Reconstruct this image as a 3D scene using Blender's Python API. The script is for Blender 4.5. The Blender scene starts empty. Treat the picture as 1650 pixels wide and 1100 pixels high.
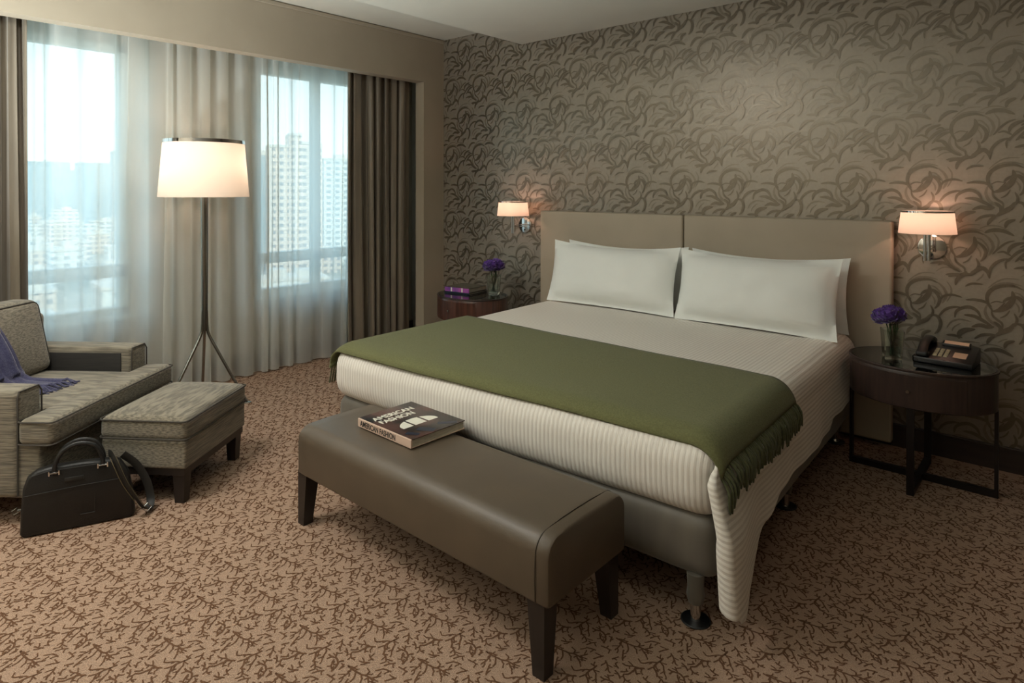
import bpy, bmesh, math, random
from mathutils import Vector, Matrix, noise
R = math.radians
PI = math.pi
sc = bpy.context.scene
COL = sc.collection

# ------------------------------------------------------------------ camera
cam_d = bpy.data.cameras.new('camera')
cam_d.sensor_width = 36.0
cam_d.lens = 1031.0 / 1650.0 * 36.0
cam_d.shift_y = -(550 - 311) / 1650.0
cam_d.clip_start = 0.05
cam_d.clip_end = 5000
cam = bpy.data.objects.new('camera', cam_d)
COL.objects.link(cam)
cam.location = (4.3645, -4.0158, 1.4)
cam.rotation_euler = (R(90 - 0.364), R(-0.075), R(41.28))
sc.camera = cam

# ------------------------------------------------------------------ colour management
sc.view_settings.view_transform = 'Standard'
sc.view_settings.look = 'None'
sc.view_settings.gamma = 1.0
sc.view_settings.use_curve_mapping = False
sc.view_settings.exposure = 0.68
sc.cycles.max_bounces = 9
sc.cycles.diffuse_bounces = 4
sc.cycles.glossy_bounces = 4
sc.cycles.transmission_bounces = 8
sc.cycles.transparent_max_bounces = 16
sc.cycles.sample_clamp_indirect = 4.0
sc.cycles.use_denoising = True
sc.cycles.caustics_reflective = False
sc.cycles.caustics_refractive = False

# ------------------------------------------------------------------ sky
world = bpy.data.worlds.new('sky')
sc.world = world
world.use_nodes = True
nt = world.node_tree
nt.nodes.clear()
wo = nt.nodes.new('ShaderNodeOutputWorld')
bg = nt.nodes.new('ShaderNodeBackground')
tc = nt.nodes.new('ShaderNodeTexCoord')
sp = nt.nodes.new('ShaderNodeSeparateXYZ')
rp = nt.nodes.new('ShaderNodeValToRGB')
nt.links.new(tc.outputs['Generated'], sp.inputs[0])
nt.links.new(sp.outputs['Z'], rp.inputs[0])
rp.color_ramp.elements[0].position = 0.0
rp.color_ramp.elements[0].color = (0.98, 0.985, 1.0, 1)
rp.color_ramp.elements[1].position = 0.6
rp.color_ramp.elements[1].color = (0.42, 0.60, 0.85, 1)
e = rp.color_ramp.elements.new(0.15)
e.color = (0.82, 0.90, 1.0, 1)
nt.links.new(rp.outputs[0], bg.inputs[0])
bg.inputs[1].default_value = 1.85
nt.links.new(bg.outputs[0], wo.inputs[0])


def light(name, kind, loc, energy, color, rot=(0, 0, 0), parent=None, **kw):
    d = bpy.data.lights.new(name, kind)
    d.energy = energy
    d.color = color
    for k, v in kw.items():
        setattr(d, k, v)
    o = bpy.data.objects.new(name, d)
    COL.objects.link(o)
    o.location = loc
    o.rotation_euler = rot
    if parent is not None:
        o.parent = parent
    return o


# the sun stands behind the hotel and lights the city
light('sun', 'SUN', (0, 0, 30), 2.6, (1.0, 0.95, 0.86), (R(50), 0, R(70)), angle=R(0.5))
# sky portals just outside the two windows (they emit nothing of their own)
for nm, y0, y1 in (('portal', -3.7, -2.45), ('portal', -1.56, -0.45)):
    p = light(nm, 'AREA', (-0.62, (y0 + y1) / 2, 1.46), 1, (1, 1, 1), (0, R(-90), 0),
              shape='RECTANGLE', size=1.82, size_y=y1 - y0)
    p.data.cycles.is_portal = True
# added fill: soft unseen discs under the soffit that brighten the room
CEILING_FILLS = [(1.5, -3.7, 18, (1.0, 0.93, 0.88)), (2.7, -5.4, 3, (1.0, 0.97, 0.94)), (4.2, -2.6, 0.8, (1.0, 0.93, 0.85))]
for (x, y, w, c) in CEILING_FILLS:
    if w > 0:
        light('ceiling_fill', 'AREA', (x, y, 2.585), w, c, (0, 0, 0), shape='DISK', size=0.7)


# added fill spot out of view, no lamp there: bounces light off the ceiling
light('fill_uplight', 'SPOT', (1.35, -4.6, 0.35), 520, (0.93, 1.0, 0.98), (R(180), 0, 0), spot_size=R(150), spot_blend=0.8,
      shadow_soft_size=0.15)

# ------------------------------------------------------------------ colour + materials
def lin(c):
    c = c / 255.0
    return c / 12.92 if c <= 0.04045 else ((c + 0.055) / 1.055) ** 2.4


def rgb(r, g, b):
    return (lin(r), lin(g), lin(b), 1.0)


def newmat(name):
    m = bpy.data.materials.new(name)
    m.use_nodes = True
    n = m.node_tree
    return m, n, n.nodes['Principled BSDF']


def setp(p, **kw):
    names = {'rough': 'Roughness', 'metal': 'Metallic', 'spec': 'Specular IOR Level', 'sheen': 'Sheen Weight',
             'sheen_r': 'Sheen Roughness', 'trans': 'Transmission Weight', 'coat': 'Coat Weight', 'ior': 'IOR'}
    for k, v in kw.items():
        p.inputs[names[k]].default_value = v


def mat(name, col, col2=None, scale=8.0, stretch=(1, 1, 1), bump=0.0, bscale=None, detail=3.0, lo=0.35, hi=0.65, **kw):
    """noise-mottled principled material"""
    m, n, p = newmat(name)
    p.inputs['Base Color'].default_value = col
    setp(p, **kw)
    t = n.nodes.new('ShaderNodeTexCoord')
    mp = n.nodes.new('ShaderNodeMapping')
    mp.inputs['Scale'].default_value = stretch
    n.links.new(t.outputs['Object'], mp.inputs[0])
    nz = n.nodes.new('ShaderNodeTexNoise')
    nz.inputs['Scale'].default_value = scale
    nz.inputs['Detail'].default_value = detail
    n.links.new(mp.outputs[0], nz.inputs['Vector'])
    if col2 is not None:
        r = n.nodes.new('ShaderNodeValToRGB')
        r.color_ramp.elements[0].position = lo
        r.color_ramp.elements[1].position = hi
        r.color_ramp.elements[0].color = col
        r.color_ramp.elements[1].color = col2
        n.links.new(nz.outputs['Fac'], r.inputs[0])
        n.links.new(r.outputs[0], p.inputs['Base Color'])
    if bump > 0:
        b = n.nodes.new('ShaderNodeBump')
        b.inputs['Strength'].default_value = bump
        b.inputs['Distance'].default_value = 0.01
        if bscale:
            n2 = n.nodes.new('ShaderNodeTexNoise')
            n2.inputs['Scale'].default_value = bscale
            n2.inputs['Detail'].default_value = 2
            n.links.new(mp.outputs[0], n2.inputs['Vector'])
            n.links.new(n2.outputs['Fac'], b.inputs['Height'])
        else:
            n.links.new(nz.outputs['Fac'], b.inputs['Height'])
        n.links.new(b.outputs[0], p.inputs['Normal'])
    return m


M = {}
M['plaster'] = mat('cream_plaster', rgb(164, 153, 136), rgb(168, 157, 140), scale=3, rough=0.75, spec=0.25)
M['ceiling'] = mat('ceiling_paint', rgb(205, 203, 192), rgb(208, 206, 195), scale=2, rough=0.8, spec=0.2)
M['paper_base'] = mat('wallpaper_ground', rgb(154, 146, 134), rgb(159, 151, 139), scale=60, rough=0.36, metal=0.42,
                      spec=0.5)
M['paper_ink'] = mat('wallpaper_leaf', rgb(116, 107, 94), rgb(122, 113, 99), scale=60, rough=0.30, metal=0.60, spec=0.9)
M['paper_mid'] = mat('wallpaper_half_tone', rgb(132, 124, 111), rgb(137, 129, 116), scale=60, rough=0.30, metal=0.52, spec=0.7)
M['dark_wood'] = mat('dark_walnut', rgb(46, 35, 32), rgb(62, 47, 42), scale=6, stretch=(9, 9, 0.7), rough=0.32, spec=0.5,
                     bump=0.05)
M['red_wood'] = mat('walnut_veneer', rgb(58, 34, 28), rgb(84, 50, 40), scale=5, stretch=(14, 14, 0.6), rough=0.3, spec=0.5,
                    coat=0.3)
M['base_wood'] = mat('stained_baseboard', rgb(48, 38, 35), rgb(58, 46, 41), scale=5, stretch=(1, 9, 9), rough=0.45)
M['leg_wood'] = mat('espresso_leg', rgb(30, 25, 23), rgb(38, 31, 28), scale=6, stretch=(8, 8, 1), rough=0.4)
M['carpet'] = mat('carpet_pile', rgb(160, 133, 113), rgb(176, 148, 127), scale=220, rough=0.95, spec=0.1, bump=0.5,
                  bscale=350)
M['carpet_line'] = mat('carpet_branch', rgb(96, 69, 51), rgb(108, 79, 60), scale=200, rough=0.95, spec=0.1)
M['leather'] = mat('brown_leather', rgb(82, 71, 58), rgb(88, 76, 62), scale=5, rough=0.46, spec=0.5, bump=0.04, bscale=260)
M['leather_seam'] = mat('leather_seam', rgb(58, 48, 38), rough=0.5)
M['head'] = mat('headboard_leather', rgb(172, 160, 142), rgb(177, 165, 147), scale=4, rough=0.5, spec=0.4, bump=0.03,
                bscale=300)
M['basefab'] = mat('taupe_base_cloth', rgb(92, 86, 76), rgb(102, 95, 84), scale=4, stretch=(4, 4, 0.6), rough=0.55,
                   sheen=0.2, bump=0.04)
M['mattress'] = mat('mattress_ticking', rgb(215, 210, 200), rough=0.8)
M['pillow'] = mat('white_pillow_cotton', rgb(236, 239, 236), rgb(240, 242, 239), scale=3, rough=0.8, sheen=0.15, bump=0.10,
                  bscale=7)
M['throw'] = mat('olive_wool', rgb(98, 99, 66), rgb(110, 111, 76), scale=160, rough=0.95, sheen=0.12, spec=0.1, bump=0.3,
                 bscale=300)
M['fringe'] = mat('olive_fringe', rgb(76, 78, 54), rgb(90, 92, 64), scale=90, rough=0.95, sheen=0.2, spec=0.1)
M['blue'] = mat('slate_blue_wool', rgb(58, 58, 84), rgb(72, 71, 98), scale=120, rough=0.95, sheen=0.35, spec=0.1, bump=0.3,
                bscale=240)
M['chrome'] = mat('polished_chrome', rgb(215, 215, 215), metal=1.0, rough=0.08)
M['nickel'] = mat('brushed_nickel', rgb(150, 148, 142), metal=1.0, rough=0.25)
M['dark_metal'] = mat('bronze_frame', rgb(44, 38, 36), rough=0.35, metal=0.6)
M['black'] = mat('black_plastic', rgb(22, 22, 23), rough=0.35)
M['grip'] = mat('black_rubber', rgb(14, 14, 15), rough=0.5)
M['bag'] = mat('black_bag_leather', rgb(24, 23, 22), rgb(30, 28, 27), scale=5, rough=0.45, spec=0.45, bump=0.15, bscale=160)
M['strap'] = mat('bag_strap_webbing', rgb(30, 28, 25), rough=0.6)
M['strap_edge'] = mat('bag_strap_edge', rgb(104, 92, 66), rough=0.6)
M['black_glass'] = mat('black_glass_top', rgb(12, 13, 13), rough=0.05, spec=0.6)
M['arm_dark'] = mat('charcoal_inner_cloth', rgb(34, 32, 30), rgb(44, 41, 38), scale=8, stretch=(1, 1, 12), rough=0.85)
M['piping'] = mat('dark_piping', rgb(62, 57, 50), rough=0.8)
M['white_frame'] = mat('window_frame_paint', rgb(190, 205, 205), rough=0.4)
M['pages'] = mat('book_pages', rgb(196, 188, 170), rgb(168, 160, 143), scale=40, stretch=(1, 1, 14), rough=0.9)
M['spine'] = mat('pale_pink_spine', rgb(205, 178, 160), rough=0.5)
M['cover'] = mat('photo_cover', rgb(30, 26, 26), rgb(86, 58, 52), scale=9, rough=0.25, spec=0.5, lo=0.42, hi=0.62)
M['ink_white'] = mat('white_print', rgb(222, 220, 206), rough=0.35)
M['ink_black'] = mat('black_print', rgb(26, 24, 24), rough=0.4)
M['ink_navy'] = mat('navy_print', rgb(28, 36, 52), rough=0.3)
M['purple_cover'] = mat('purple_cover', rgb(92, 64, 140), rgb(186, 92, 168), scale=5, rough=0.4, lo=0.4, hi=0.6)
M['grey_cover'] = mat('grey_green_cover', rgb(74, 72, 62), rgb(92, 88, 74), scale=9, rough=0.3)
M['petal'] = mat('purple_petal', rgb(58, 30, 104), rgb(100, 58, 158), scale=30, rough=0.7, sheen=0.3)
M['leaf'] = mat('green_stem', rgb(44, 70, 38), rgb(66, 92, 50), scale=20, rough=0.5)
M['berry'] = mat('dry_sprig', rgb(60, 48, 50), rough=0.7)
M['key'] = mat('phone_key', rgb(150, 140, 112), rgb(170, 160, 132), scale=30, rough=0.4)
M['label'] = mat('phone_label', rgb(214, 176, 148), rough=0.5)
M['city_pale'] = mat('pale_concrete', rgb(214, 206, 196), rgb(225, 219, 210), scale=0.1, rough=0.8)


def stripes(name, base, dark, scale=(0, 0, 1), period=0.1, axis='Object', duty=0.5, soft=0.06, rough=0.8, stripe_rough=None,
            bump=0.0, sheen=0.0):
    """stripes of a given period along one axis of object or UV space"""
    m, n, p = newmat(name)
    setp(p, rough=rough, sheen=sheen)
    t = n.nodes.new('ShaderNodeTexCoord')
    d = n.nodes.new('ShaderNodeVectorMath')
    d.operation = 'DOT_PRODUCT'
    d.inputs[1].default_value = scale
    n.links.new(t.outputs[axis], d.inputs[0])
    mu = n.nodes.new('ShaderNodeMath')
    mu.operation = 'MULTIPLY'
    mu.inputs[1].default_value = 2 * PI / period
    n.links.new(d.outputs['Value'], mu.inputs[0])
    s = n.nodes.new('ShaderNodeMath')
    s.operation = 'SINE'
    n.links.new(mu.outputs[0], s.inputs[0])
    r = n.nodes.new('ShaderNodeMapRange')
    c = 1 - 2 * duty
    r.inputs['From Min'].default_value = c - soft * 5
    r.inputs['From Max'].default_value = c + soft * 5
    n.links.new(s.outputs[0], r.inputs['Value'])
    mx = n.nodes.new('ShaderNodeMix')
    mx.data_type = 'RGBA'
    mx.inputs[6].default_value = base
    mx.inputs[7].default_value = dark
    n.links.new(r.outputs[0], mx.inputs[0])
    n.links.new(mx.outputs[2], p.inputs['Base Color'])
    if stripe_rough is not None:
        r2 = n.nodes.new('ShaderNodeMapRange')
        r2.inputs['To Min'].default_value = rough
        r2.inputs['To Max'].default_value = stripe_rough
        n.links.new(r.outputs[0], r2.inputs['Value'])
        n.links.new(r2.outputs[0], p.inputs['Roughness'])
    if bump > 0:
        b = n.nodes.new('ShaderNodeBump')
        b.inputs['Strength'].default_value = bump
        b.inputs['Distance'].default_value = 0.004
        n.links.new(r.outputs[0], b.inputs['Height'])
        n.links.new(b.outputs[0], p.inputs['Normal'])
    return m


M['coverlet'] = stripes('striped_satin_cotton', rgb(230, 225, 216), rgb(212, 205, 195), (1, 0, 0), 0.019, 'UV', 0.45, 0.1, 0.8,
                        0.5, 0.25, 0.1)


def chenille(name, a, b, stretch):
    m, n, p = newmat(name)
    setp(p, rough=0.9, sheen=0.3, spec=0.15)
    t = n.nodes.new('ShaderNodeTexCoord')
    mp = n.nodes.new('ShaderNodeMapping')
    mp.inputs['Scale'].default_value = stretch
    n.links.new(t.outputs['Object'], mp.inputs[0])
    nz = n.nodes.new('ShaderNodeTexNoise')
    nz.inputs['Scale'].default_value = 1.0
    nz.inputs['Detail'].default_value = 3
    n.links.new(mp.outputs[0], nz.inputs['Vector'])
    r = n.nodes.new('ShaderNodeValToRGB')
    r.color_ramp.elements[0].position = 0.38
    r.color_ramp.elements[1].position = 0.60
    r.color_ramp.elements[0].color = a
    r.color_ramp.elements[1].color = b
    n.links.new(nz.outputs['Fac'], r.inputs[0])
    n.links.new(r.outputs[0], p.inputs['Base Color'])
    bm_ = n.nodes.new('ShaderNodeBump')
    bm_.inputs['Strength'].default_value = 0.35
    bm_.inputs['Distance'].default_value = 0.006
    n.links.new(nz.outputs['Fac'], bm_.inputs['Height'])
    n.links.new(bm_.outputs[0], p.inputs['Normal'])
    return m


M['chair'] = chenille('ribbed_chenille', rgb(94, 88, 77), rgb(134, 126, 110), (9, 55, 230))
M['drape'] = mat('taupe_silk_drape', rgb(106, 97, 84), rgb(122, 112, 97), scale=4, stretch=(6, 6, 0.5), rough=0.42, sheen=0.3,
                 spec=0.5, bump=0.03)


def sheer_mat():
    m = bpy.data.materials.new('white_voile')
    m.use_nodes = True
    n = m.node_tree
    n.nodes.clear()
    o = n.nodes.new('ShaderNodeOutputMaterial')
    tr = n.nodes.new('ShaderNodeBsdfTransparent')
    tl = n.nodes.new('ShaderNodeBsdfTranslucent')
    df = n.nodes.new('ShaderNodeBsdfDiffuse')
    tl.inputs[0].default_value = (0.93, 0.96, 0.93, 1)
    df.inputs[0].default_value = (0.93, 0.93, 0.89, 1)
    m1 = n.nodes.new('ShaderNodeMixShader')
    m1.inputs[0].default_value = 0.3
    n.links.new(tl.outputs[0], m1.inputs[1])
    n.links.new(df.outputs[0], m1.inputs[2])
    lw = n.nodes.new('ShaderNodeLayerWeight')
    lw.inputs['Blend'].default_value = 0.5
    mr = n.nodes.new('ShaderNodeMapRange')
    mr.inputs['From Min'].default_value = 0.0
    mr.inputs['From Max'].default_value = 0.9
    mr.inputs['To Min'].default_value = 0.70
    mr.inputs['To Max'].default_value = 0.95
    n.links.new(lw.outputs['Facing'], mr.inputs['Value'])
    m2 = n.nodes.new('ShaderNodeMixShader')
    n.links.new(mr.outputs[0], m2.inputs[0])
    n.links.new(tr.outputs[0], m2.inputs[1])
    n.links.new(m1.outputs[0], m2.inputs[2])
    n.links.new(m2.outputs[0], o.inputs[0])
    return m


M['sheer'] = sheer_mat()


def pane_mat(name, tint, gl=0.08):
    m = bpy.data.materials.new(name)
    m.use_nodes = True
    n = m.node_tree
    n.nodes.clear()
    o = n.nodes.new('ShaderNodeOutputMaterial')
    tr = n.nodes.new('ShaderNodeBsdfTransparent')
    tr.inputs[0].default_value = tint
    g = n.nodes.new('ShaderNodeBsdfGlossy')
    g.inputs['Roughness'].default_value = 0.02
    fr = n.nodes.new('ShaderNodeFresnel')
    fr.inputs[0].default_value = 1.45
    mx = n.nodes.new('ShaderNodeMixShader')
    n.links.new(fr.outputs[0], mx.inputs[0])
    n.links.new(tr.outputs[0], mx.inputs[1])
    n.links.new(g.outputs[0], mx.inputs[2])
    n.links.new(mx.outputs[0], o.inputs[0])
    return m


M['pane'] = pane_mat('tinted_window_glass', (0.80, 0.95, 0.90, 1))
M['vase_glass'] = mat('clear_vase_glass', rgb(235, 245, 240), rough=0.02, trans=1.0, ior=1.45)


def shade_mat(name, col, tr=0.38):
    m = bpy.data.materials.new(name)
    m.use_nodes = True
    n = m.node_tree
    n.nodes.clear()
    o = n.nodes.new('ShaderNodeOutputMaterial')
    tl = n.nodes.new('ShaderNodeBsdfTranslucent')
    df = n.nodes.new('ShaderNodeBsdfDiffuse')
    tl.inputs[0].default_value = col
    df.inputs[0].default_value = col
    m1 = n.nodes.new('ShaderNodeMixShader')
    m1.inputs[0].default_value = 1 - tr
    n.links.new(tl.outputs[0], m1.inputs[1])
    n.links.new(df.outputs[0], m1.inputs[2])
    n.links.new(m1.outputs[0], o.inputs[0])
    return m


M['shade'] = shade_mat('cream_lamp_shade', (0.90, 0.80, 0.70, 1))


def emit_mat(name, col, s):
    m = bpy.data.materials.new(name)
    m.use_nodes = True
    n = m.node_tree
    n.nodes.clear()
    o = n.nodes.new('ShaderNodeOutputMaterial')
    em = n.nodes.new('ShaderNodeEmission')
    em.inputs[0].default_value = col
    em.inputs[1].default_value = s
    n.links.new(em.outputs[0], o.inputs[0])
    return m


M['bulb'] = emit_mat('glowing_bulb', (1.0, 0.72, 0.42, 1), 8.0)


# ------------------------------------------------------------------ mesh helpers
def obj(name, bm, m, parent=None, world=True, smooth=True, ang=35, mats=None):
    """link one mesh; with world=True the shape is given in room coordinates and moved under its parent"""
    if parent is not None and world:
        bmesh.ops.transform(bm, matrix=parent.matrix_basis.inverted(), verts=bm.verts)
    if smooth:
        ca = math.cos(R(ang))
        for f in bm.faces:
            f.smooth = True
        for ed in bm.edges:
            if len(ed.link_faces) == 2:
                a, b = ed.link_faces
                if a.normal.dot(b.normal) < ca:
                    ed.smooth = False
    me = bpy.data.meshes.new(name)
    bm.to_mesh(me)
    bm.free()
    for mm in (mats or [m]):
        me.materials.append(mm)
    o = bpy.data.objects.new(name, me)
    COL.objects.link(o)
    if parent is not None:
        o.parent = parent
    return o


def tag(o, label=None, cat=None, group=None, kind=None):
    if label:
        o['label'] = label
    if cat:
        o['category'] = cat
    if group:
        o['group'] = group
    if kind:
        o['kind'] = kind
    return o


def thing(name, label, cat, loc=(0, 0, 0), rz=0.0, group=None):
    o = bpy.data.objects.new(name, None)
    COL.objects.link(o)
    o.empty_display_size = 0.1
    o.location = loc
    o.rotation_euler = (0, 0, rz)
    o.matrix_basis = Matrix.Translation(loc) @ Matrix.Rotation(rz, 4, 'Z')
    return tag(o, label, cat, group)


def struct(name, bm, m, parent=None, smooth=False, **kw):
    o = obj(name, bm, m, parent, smooth=smooth, **kw)
    o['kind'] = 'structure'
    return o


def BM():
    return bmesh.new()


def box(bm, x0, x1, y0, y1, z0, z1, mi=0, bevel=0.0, seg=2):
    vs = [bm.verts.new((x, y, z)) for z in (z0, z1) for y in (y0, y1) for x in (x0, x1)]
    fs = []
    for q in ((0, 2, 3, 1), (4, 5, 7, 6), (0, 1, 5, 4), (1, 3, 7, 5), (3, 2, 6, 7), (2, 0, 4, 6)):
        f = bm.faces.new([vs[i] for i in q])
        f.material_index = mi
        fs.append(f)
    bm.normal_update()
    if bevel > 0:
        es = list({e for f in fs for e in f.edges})
        bmesh.ops.bevel(bm, geom=es, offset=bevel, segments=seg, profile=0.5, affect='EDGES')
    return bm


def softbox(bm, cx, cy, cz, sx, sy, sz, r, n=10, crown=(0, 0, 0), nz=0.0, seed=0, fn=None, mi=0):
    """rounded, subdivided box; crown puffs the faces outwards"""
    def grid(a0, a1, b0, b1, na, nb):
        pass
    nx = max(3, int(n * min(1, sx / max(sx, sy, sz)) + 3))
    ny = max(3, int(n * min(1, sy / max(sx, sy, sz)) + 3))
    nzz = max(3, int(n * min(1, sz / max(sx, sy, sz)) + 3))

    def ticks(s, k):
        h = s / 2
        rr = min(r, h * 0.98)
        t = [-h, -h + rr * 0.08, -h + rr * 0.29, -h + rr * 0.6, -h + rr]
        k = max(k, 1)
        inner = [-h + rr + (2 * (h - rr)) * i / k for i in range(1, k)]
        return t + inner + [-v for v in reversed(t)]
    tx, ty, tz = ticks(sx, nx), ticks(sy, ny), ticks(sz, nzz)
    cache = {}

    def vert(x, y, z):
        k = (round(x, 6), round(y, 6), round(z, 6))
        if k in cache:
            return cache[k]
        hx, hy, hz = sx / 2 - min(r, sx / 2 * .98), sy / 2 - min(r, sy / 2 * .98), sz / 2 - min(r, sz / 2 * .98)
        ix, iy, iz = max(-hx, min(hx, x)), max(-hy, min(hy, y)), max(-hz, min(hz, z))
        d = Vector((x - ix, y - iy, z - iz))
        if d.length > 1e-9:
            m_ = max(abs(d.x), abs(d.y), abs(d.z))
            d = d.normalized() * m_
        p = Vector((ix, iy, iz)) + d
        ux, uy, uz = x / (sx / 2), y / (sy / 2), z / (sz / 2)
        fx = max(0, (1 - uy * uy)) * max(0, (1 - uz * uz))
        fy = max(0, (1 - ux * ux)) * max(0, (1 - uz * uz))
        fz = max(0, (1 - ux * ux)) ** .7 * max(0, (1 - uy * uy)) ** .7
        p.x += crown[0] * fx * ux
        p.y += crown[1] * fy * uy
        p.z += crown[2] * fz * uz
        p += Vector((cx, cy, cz))
        if nz:
            q = noise.noise_vector(p * 5 + Vector((seed, seed * 2, 0)))
            p += q * nz
        if fn:
            p = fn(p)
        v = bm.verts.new(p)
        cache[k] = v
        return v

    def face(vs):
        u = []
        for v in vs:
            if v not in u:
                u.append(v)
        if len(u) > 2:
            try:
                f = bm.faces.new(u)
                f.material_index = mi
            except ValueError:
                pass
    for s in (-1, 1):
        for i in range(len(ty) - 1):
            for j in range(len(tz) - 1):
                q = [vert(s * sx / 2, ty[a], tz[b]) for a, b in ((i, j), (i + 1, j), (i + 1, j + 1), (i, j + 1))]
                face(q if s > 0 else q[::-1])
        for i in range(len(tx) - 1):
            for j in range(len(tz) - 1):
                q = [vert(tx[a], s * sy / 2, tz[b]) for a, b in ((i, j), (i + 1, j), (i + 1, j + 1), (i, j + 1))]
                face(q[::-1] if s > 0 else q)
        for i in range(len(tx) - 1):
            for j in range(len(ty) - 1):
                q = [vert(tx[a], ty[b], s * sz / 2) for a, b in ((i, j), (i + 1, j), (i + 1, j + 1), (i, j + 1))]
                face(q if s > 0 else q[::-1])
    bm.normal_update()
    return bm


def tube(bm, pts, r, seg=8, closed=False, caps=True, mi=0, flat=None):
    """tube along a polyline; r may be a number or list; flat=(wide, thin) makes a strap"""
    pts = [Vector(p) for p in pts]
    n = len(pts)
    rs = r if isinstance(r, (list, tuple)) else [r] * n
    rings = []
    up = None
    for i, p in enumerate(pts):
        if closed:
            t = pts[(i + 1) % n] - pts[i - 1]
        else:
            t = pts[min(i + 1, n - 1)] - pts[max(i - 1, 0)]
        if t.length < 1e-9:
            t = Vector((0, 0, 1))
        t.normalize()
        if up is None:
            up = Vector((0, 0, 1)) if abs(t.z) < 0.9 else Vector((1, 0, 0))
        a = t.cross(up)
        if a.length < 1e-6:
            a = t.orthogonal()
        a.normalize()
        b = a.cross(t).normalized()
        up = b
        ring = []
        for k in range(seg):
            th = 2 * PI * k / seg
            wa, wb = (flat if flat else (rs[i], rs[i]))
            ring.append(bm.verts.new(p + a * math.cos(th) * wa + b * math.sin(th) * wb))
        rings.append(ring)
    m_ = n if closed else n - 1
    for i in range(m_):
        A, B = rings[i], rings[(i + 1) % n]
        for k in range(seg):
            f = bm.faces.new((A[k], A[(k + 1) % seg], B[(k + 1) % seg], B[k]))
            f.material_index = mi
    if caps and not closed:
        bm.faces.new(rings[0][::-1]).material_index = mi
        bm.faces.new(rings[-1]).material_index = mi
    bm.normal_update()
    return bm


def smooth_path(pts, k=6, closed=False):
    pts = [Vector(p) for p in pts]
    out = []
    n = len(pts)
    rng = range(n) if closed else range(n - 1)
    for i in rng:
        if closed:
            p0, p1, p2, p3 = pts[i - 1], pts[i], pts[(i + 1) % n], pts[(i + 2) % n]
        else:
            p0, p1, p2, p3 = pts[max(i - 1, 0)], pts[i], pts[i + 1], pts[min(i + 2, n - 1)]
        for j in range(k):
            t = j / k
            out.append(0.5 * ((2 * p1) + (p2 - p0) * t + (2 * p0 - 5 * p1 + 4 * p2 - p3) * t * t +
                              (3 * p1 - p0 - 3 * p2 + p3) * t ** 3))
    if not closed:
        out.append(pts[-1])
    return out


def lathe(bm, prof, cx=0, cy=0, seg=32, sx=1.0, sy=1.0, mi=0, cap0=False, cap1=False):
    rings = []
    for (r, z) in prof:
        rings.append([bm.verts.new((cx + r * sx * math.cos(2 * PI * k / seg), cy + r * sy * math.sin(2 * PI * k / seg), z))
                      for k in range(seg)])
    for A, B in zip(rings, rings[1:]):
        for k in range(seg):
            bm.faces.new((A[k], A[(k + 1) % seg], B[(k + 1) % seg], B[k])).material_index = mi
    if cap0:
        bm.faces.new(rings[0][::-1]).material_index = mi
    if cap1:
        bm.faces.new(rings[-1]).material_index = mi
    bm.normal_update()
    return bm


def grid_surface(bm, P, uv=None, closed_u=False):
    """P[i][j] vectors -> quads"""
    V = [[bm.verts.new(p) for p in row] for row in P]
    lay = bm.loops.layers.uv.verify() if uv else None
    for i in range(len(P) - 1):
        for j in range(len(P[0]) - 1):
            f = bm.faces.new((V[i][j], V[i + 1][j], V[i + 1][j + 1], V[i][j + 1]))
            if uv:
                for lp, (a, b) in zip(f.loops, ((i, j), (i + 1, j), (i + 1, j + 1), (i, j + 1))):
                    lp[lay].uv = uv[a][b]
    bm.normal_update()
    return bm


def solidify(o, t, off=0.0):
    md = o.modifiers.new('thickness', 'SOLIDIFY')
    md.thickness = t
    md.offset = off
    return o


# ------------------------------------------------------------------ the room shell
H1, H2, XS = 2.765, 2.59, 0.943
RX, RY = 6.2, -6.4
bm = BM()
box(bm, -0.5, RX, RY, 0.1, -0.06, 0.0)
# branching coral motif woven in the pile: flat ribbons a hair above the ground colour
rnd = random.Random(11)
PX, PY = 0.265, 0.31          # centred rectangular repeat


def wrap(dx, dy):
    best = None
    for ox, oy in ((0, 0), (PX / 2, PY / 2)):
        x = (dx + ox + PX / 2) % PX - PX / 2
        y = (dy + oy + PY / 2) % PY - PY / 2
        d = x * x + y * y
        if best is None or d < best:
            best = d
    return math.sqrt(best)


segs = []       # (x0,y0,x1,y1,w)
occ = []        # (x,y,stroke id)


def free(x, y, ids, dist):
    for (a, b, i) in occ:
        if i in ids:
            continue
        if wrap(x - a, y - b) < dist:
            return False
    return True


sid = [0]


def grow(x, y, th, n, w, level, pid, side=1):
    sid[0] += 1
    me = sid[0]
    st = 0.0055
    pts = [(x, y)]
    turn = rnd.uniform(-0.10, 0.10)
    for k in range(n):
        th += turn + rnd.uniform(-0.38, 0.38)
        if rnd.random() < 0.12:
            turn = -turn
        nx, ny = x + st * math.cos(th), y + st * math.sin(th)
        if k > 1 or level == 0:
            if not free(nx, ny, (me, pid), 0.0092):
                break
        segs.append((x, y, nx, ny, w))
        x, y = nx, ny
        pts.append((x, y, th))
    if pid == -1 and level == 1 and len(pts) < 5:
        del segs[len(segs) - (len(pts) - 1):]
        return
    for q in pts:
        occ.append((q[0], q[1], me))
    if len(pts) < 3:
        return
    if level < 2:
        s = rnd.choice((-1, 1))
        for q in pts[1::2 if level else 2]:
            s = -s
            if rnd.random() < (0.85 if level == 0 else 0.6):
                grow(q[0], q[1], q[2] + s * rnd.uniform(0.7, 1.3), rnd.randint(3, 9) if level == 0 else rnd.randint(2, 4),
                     w * 0.84, level + 1, me)


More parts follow.
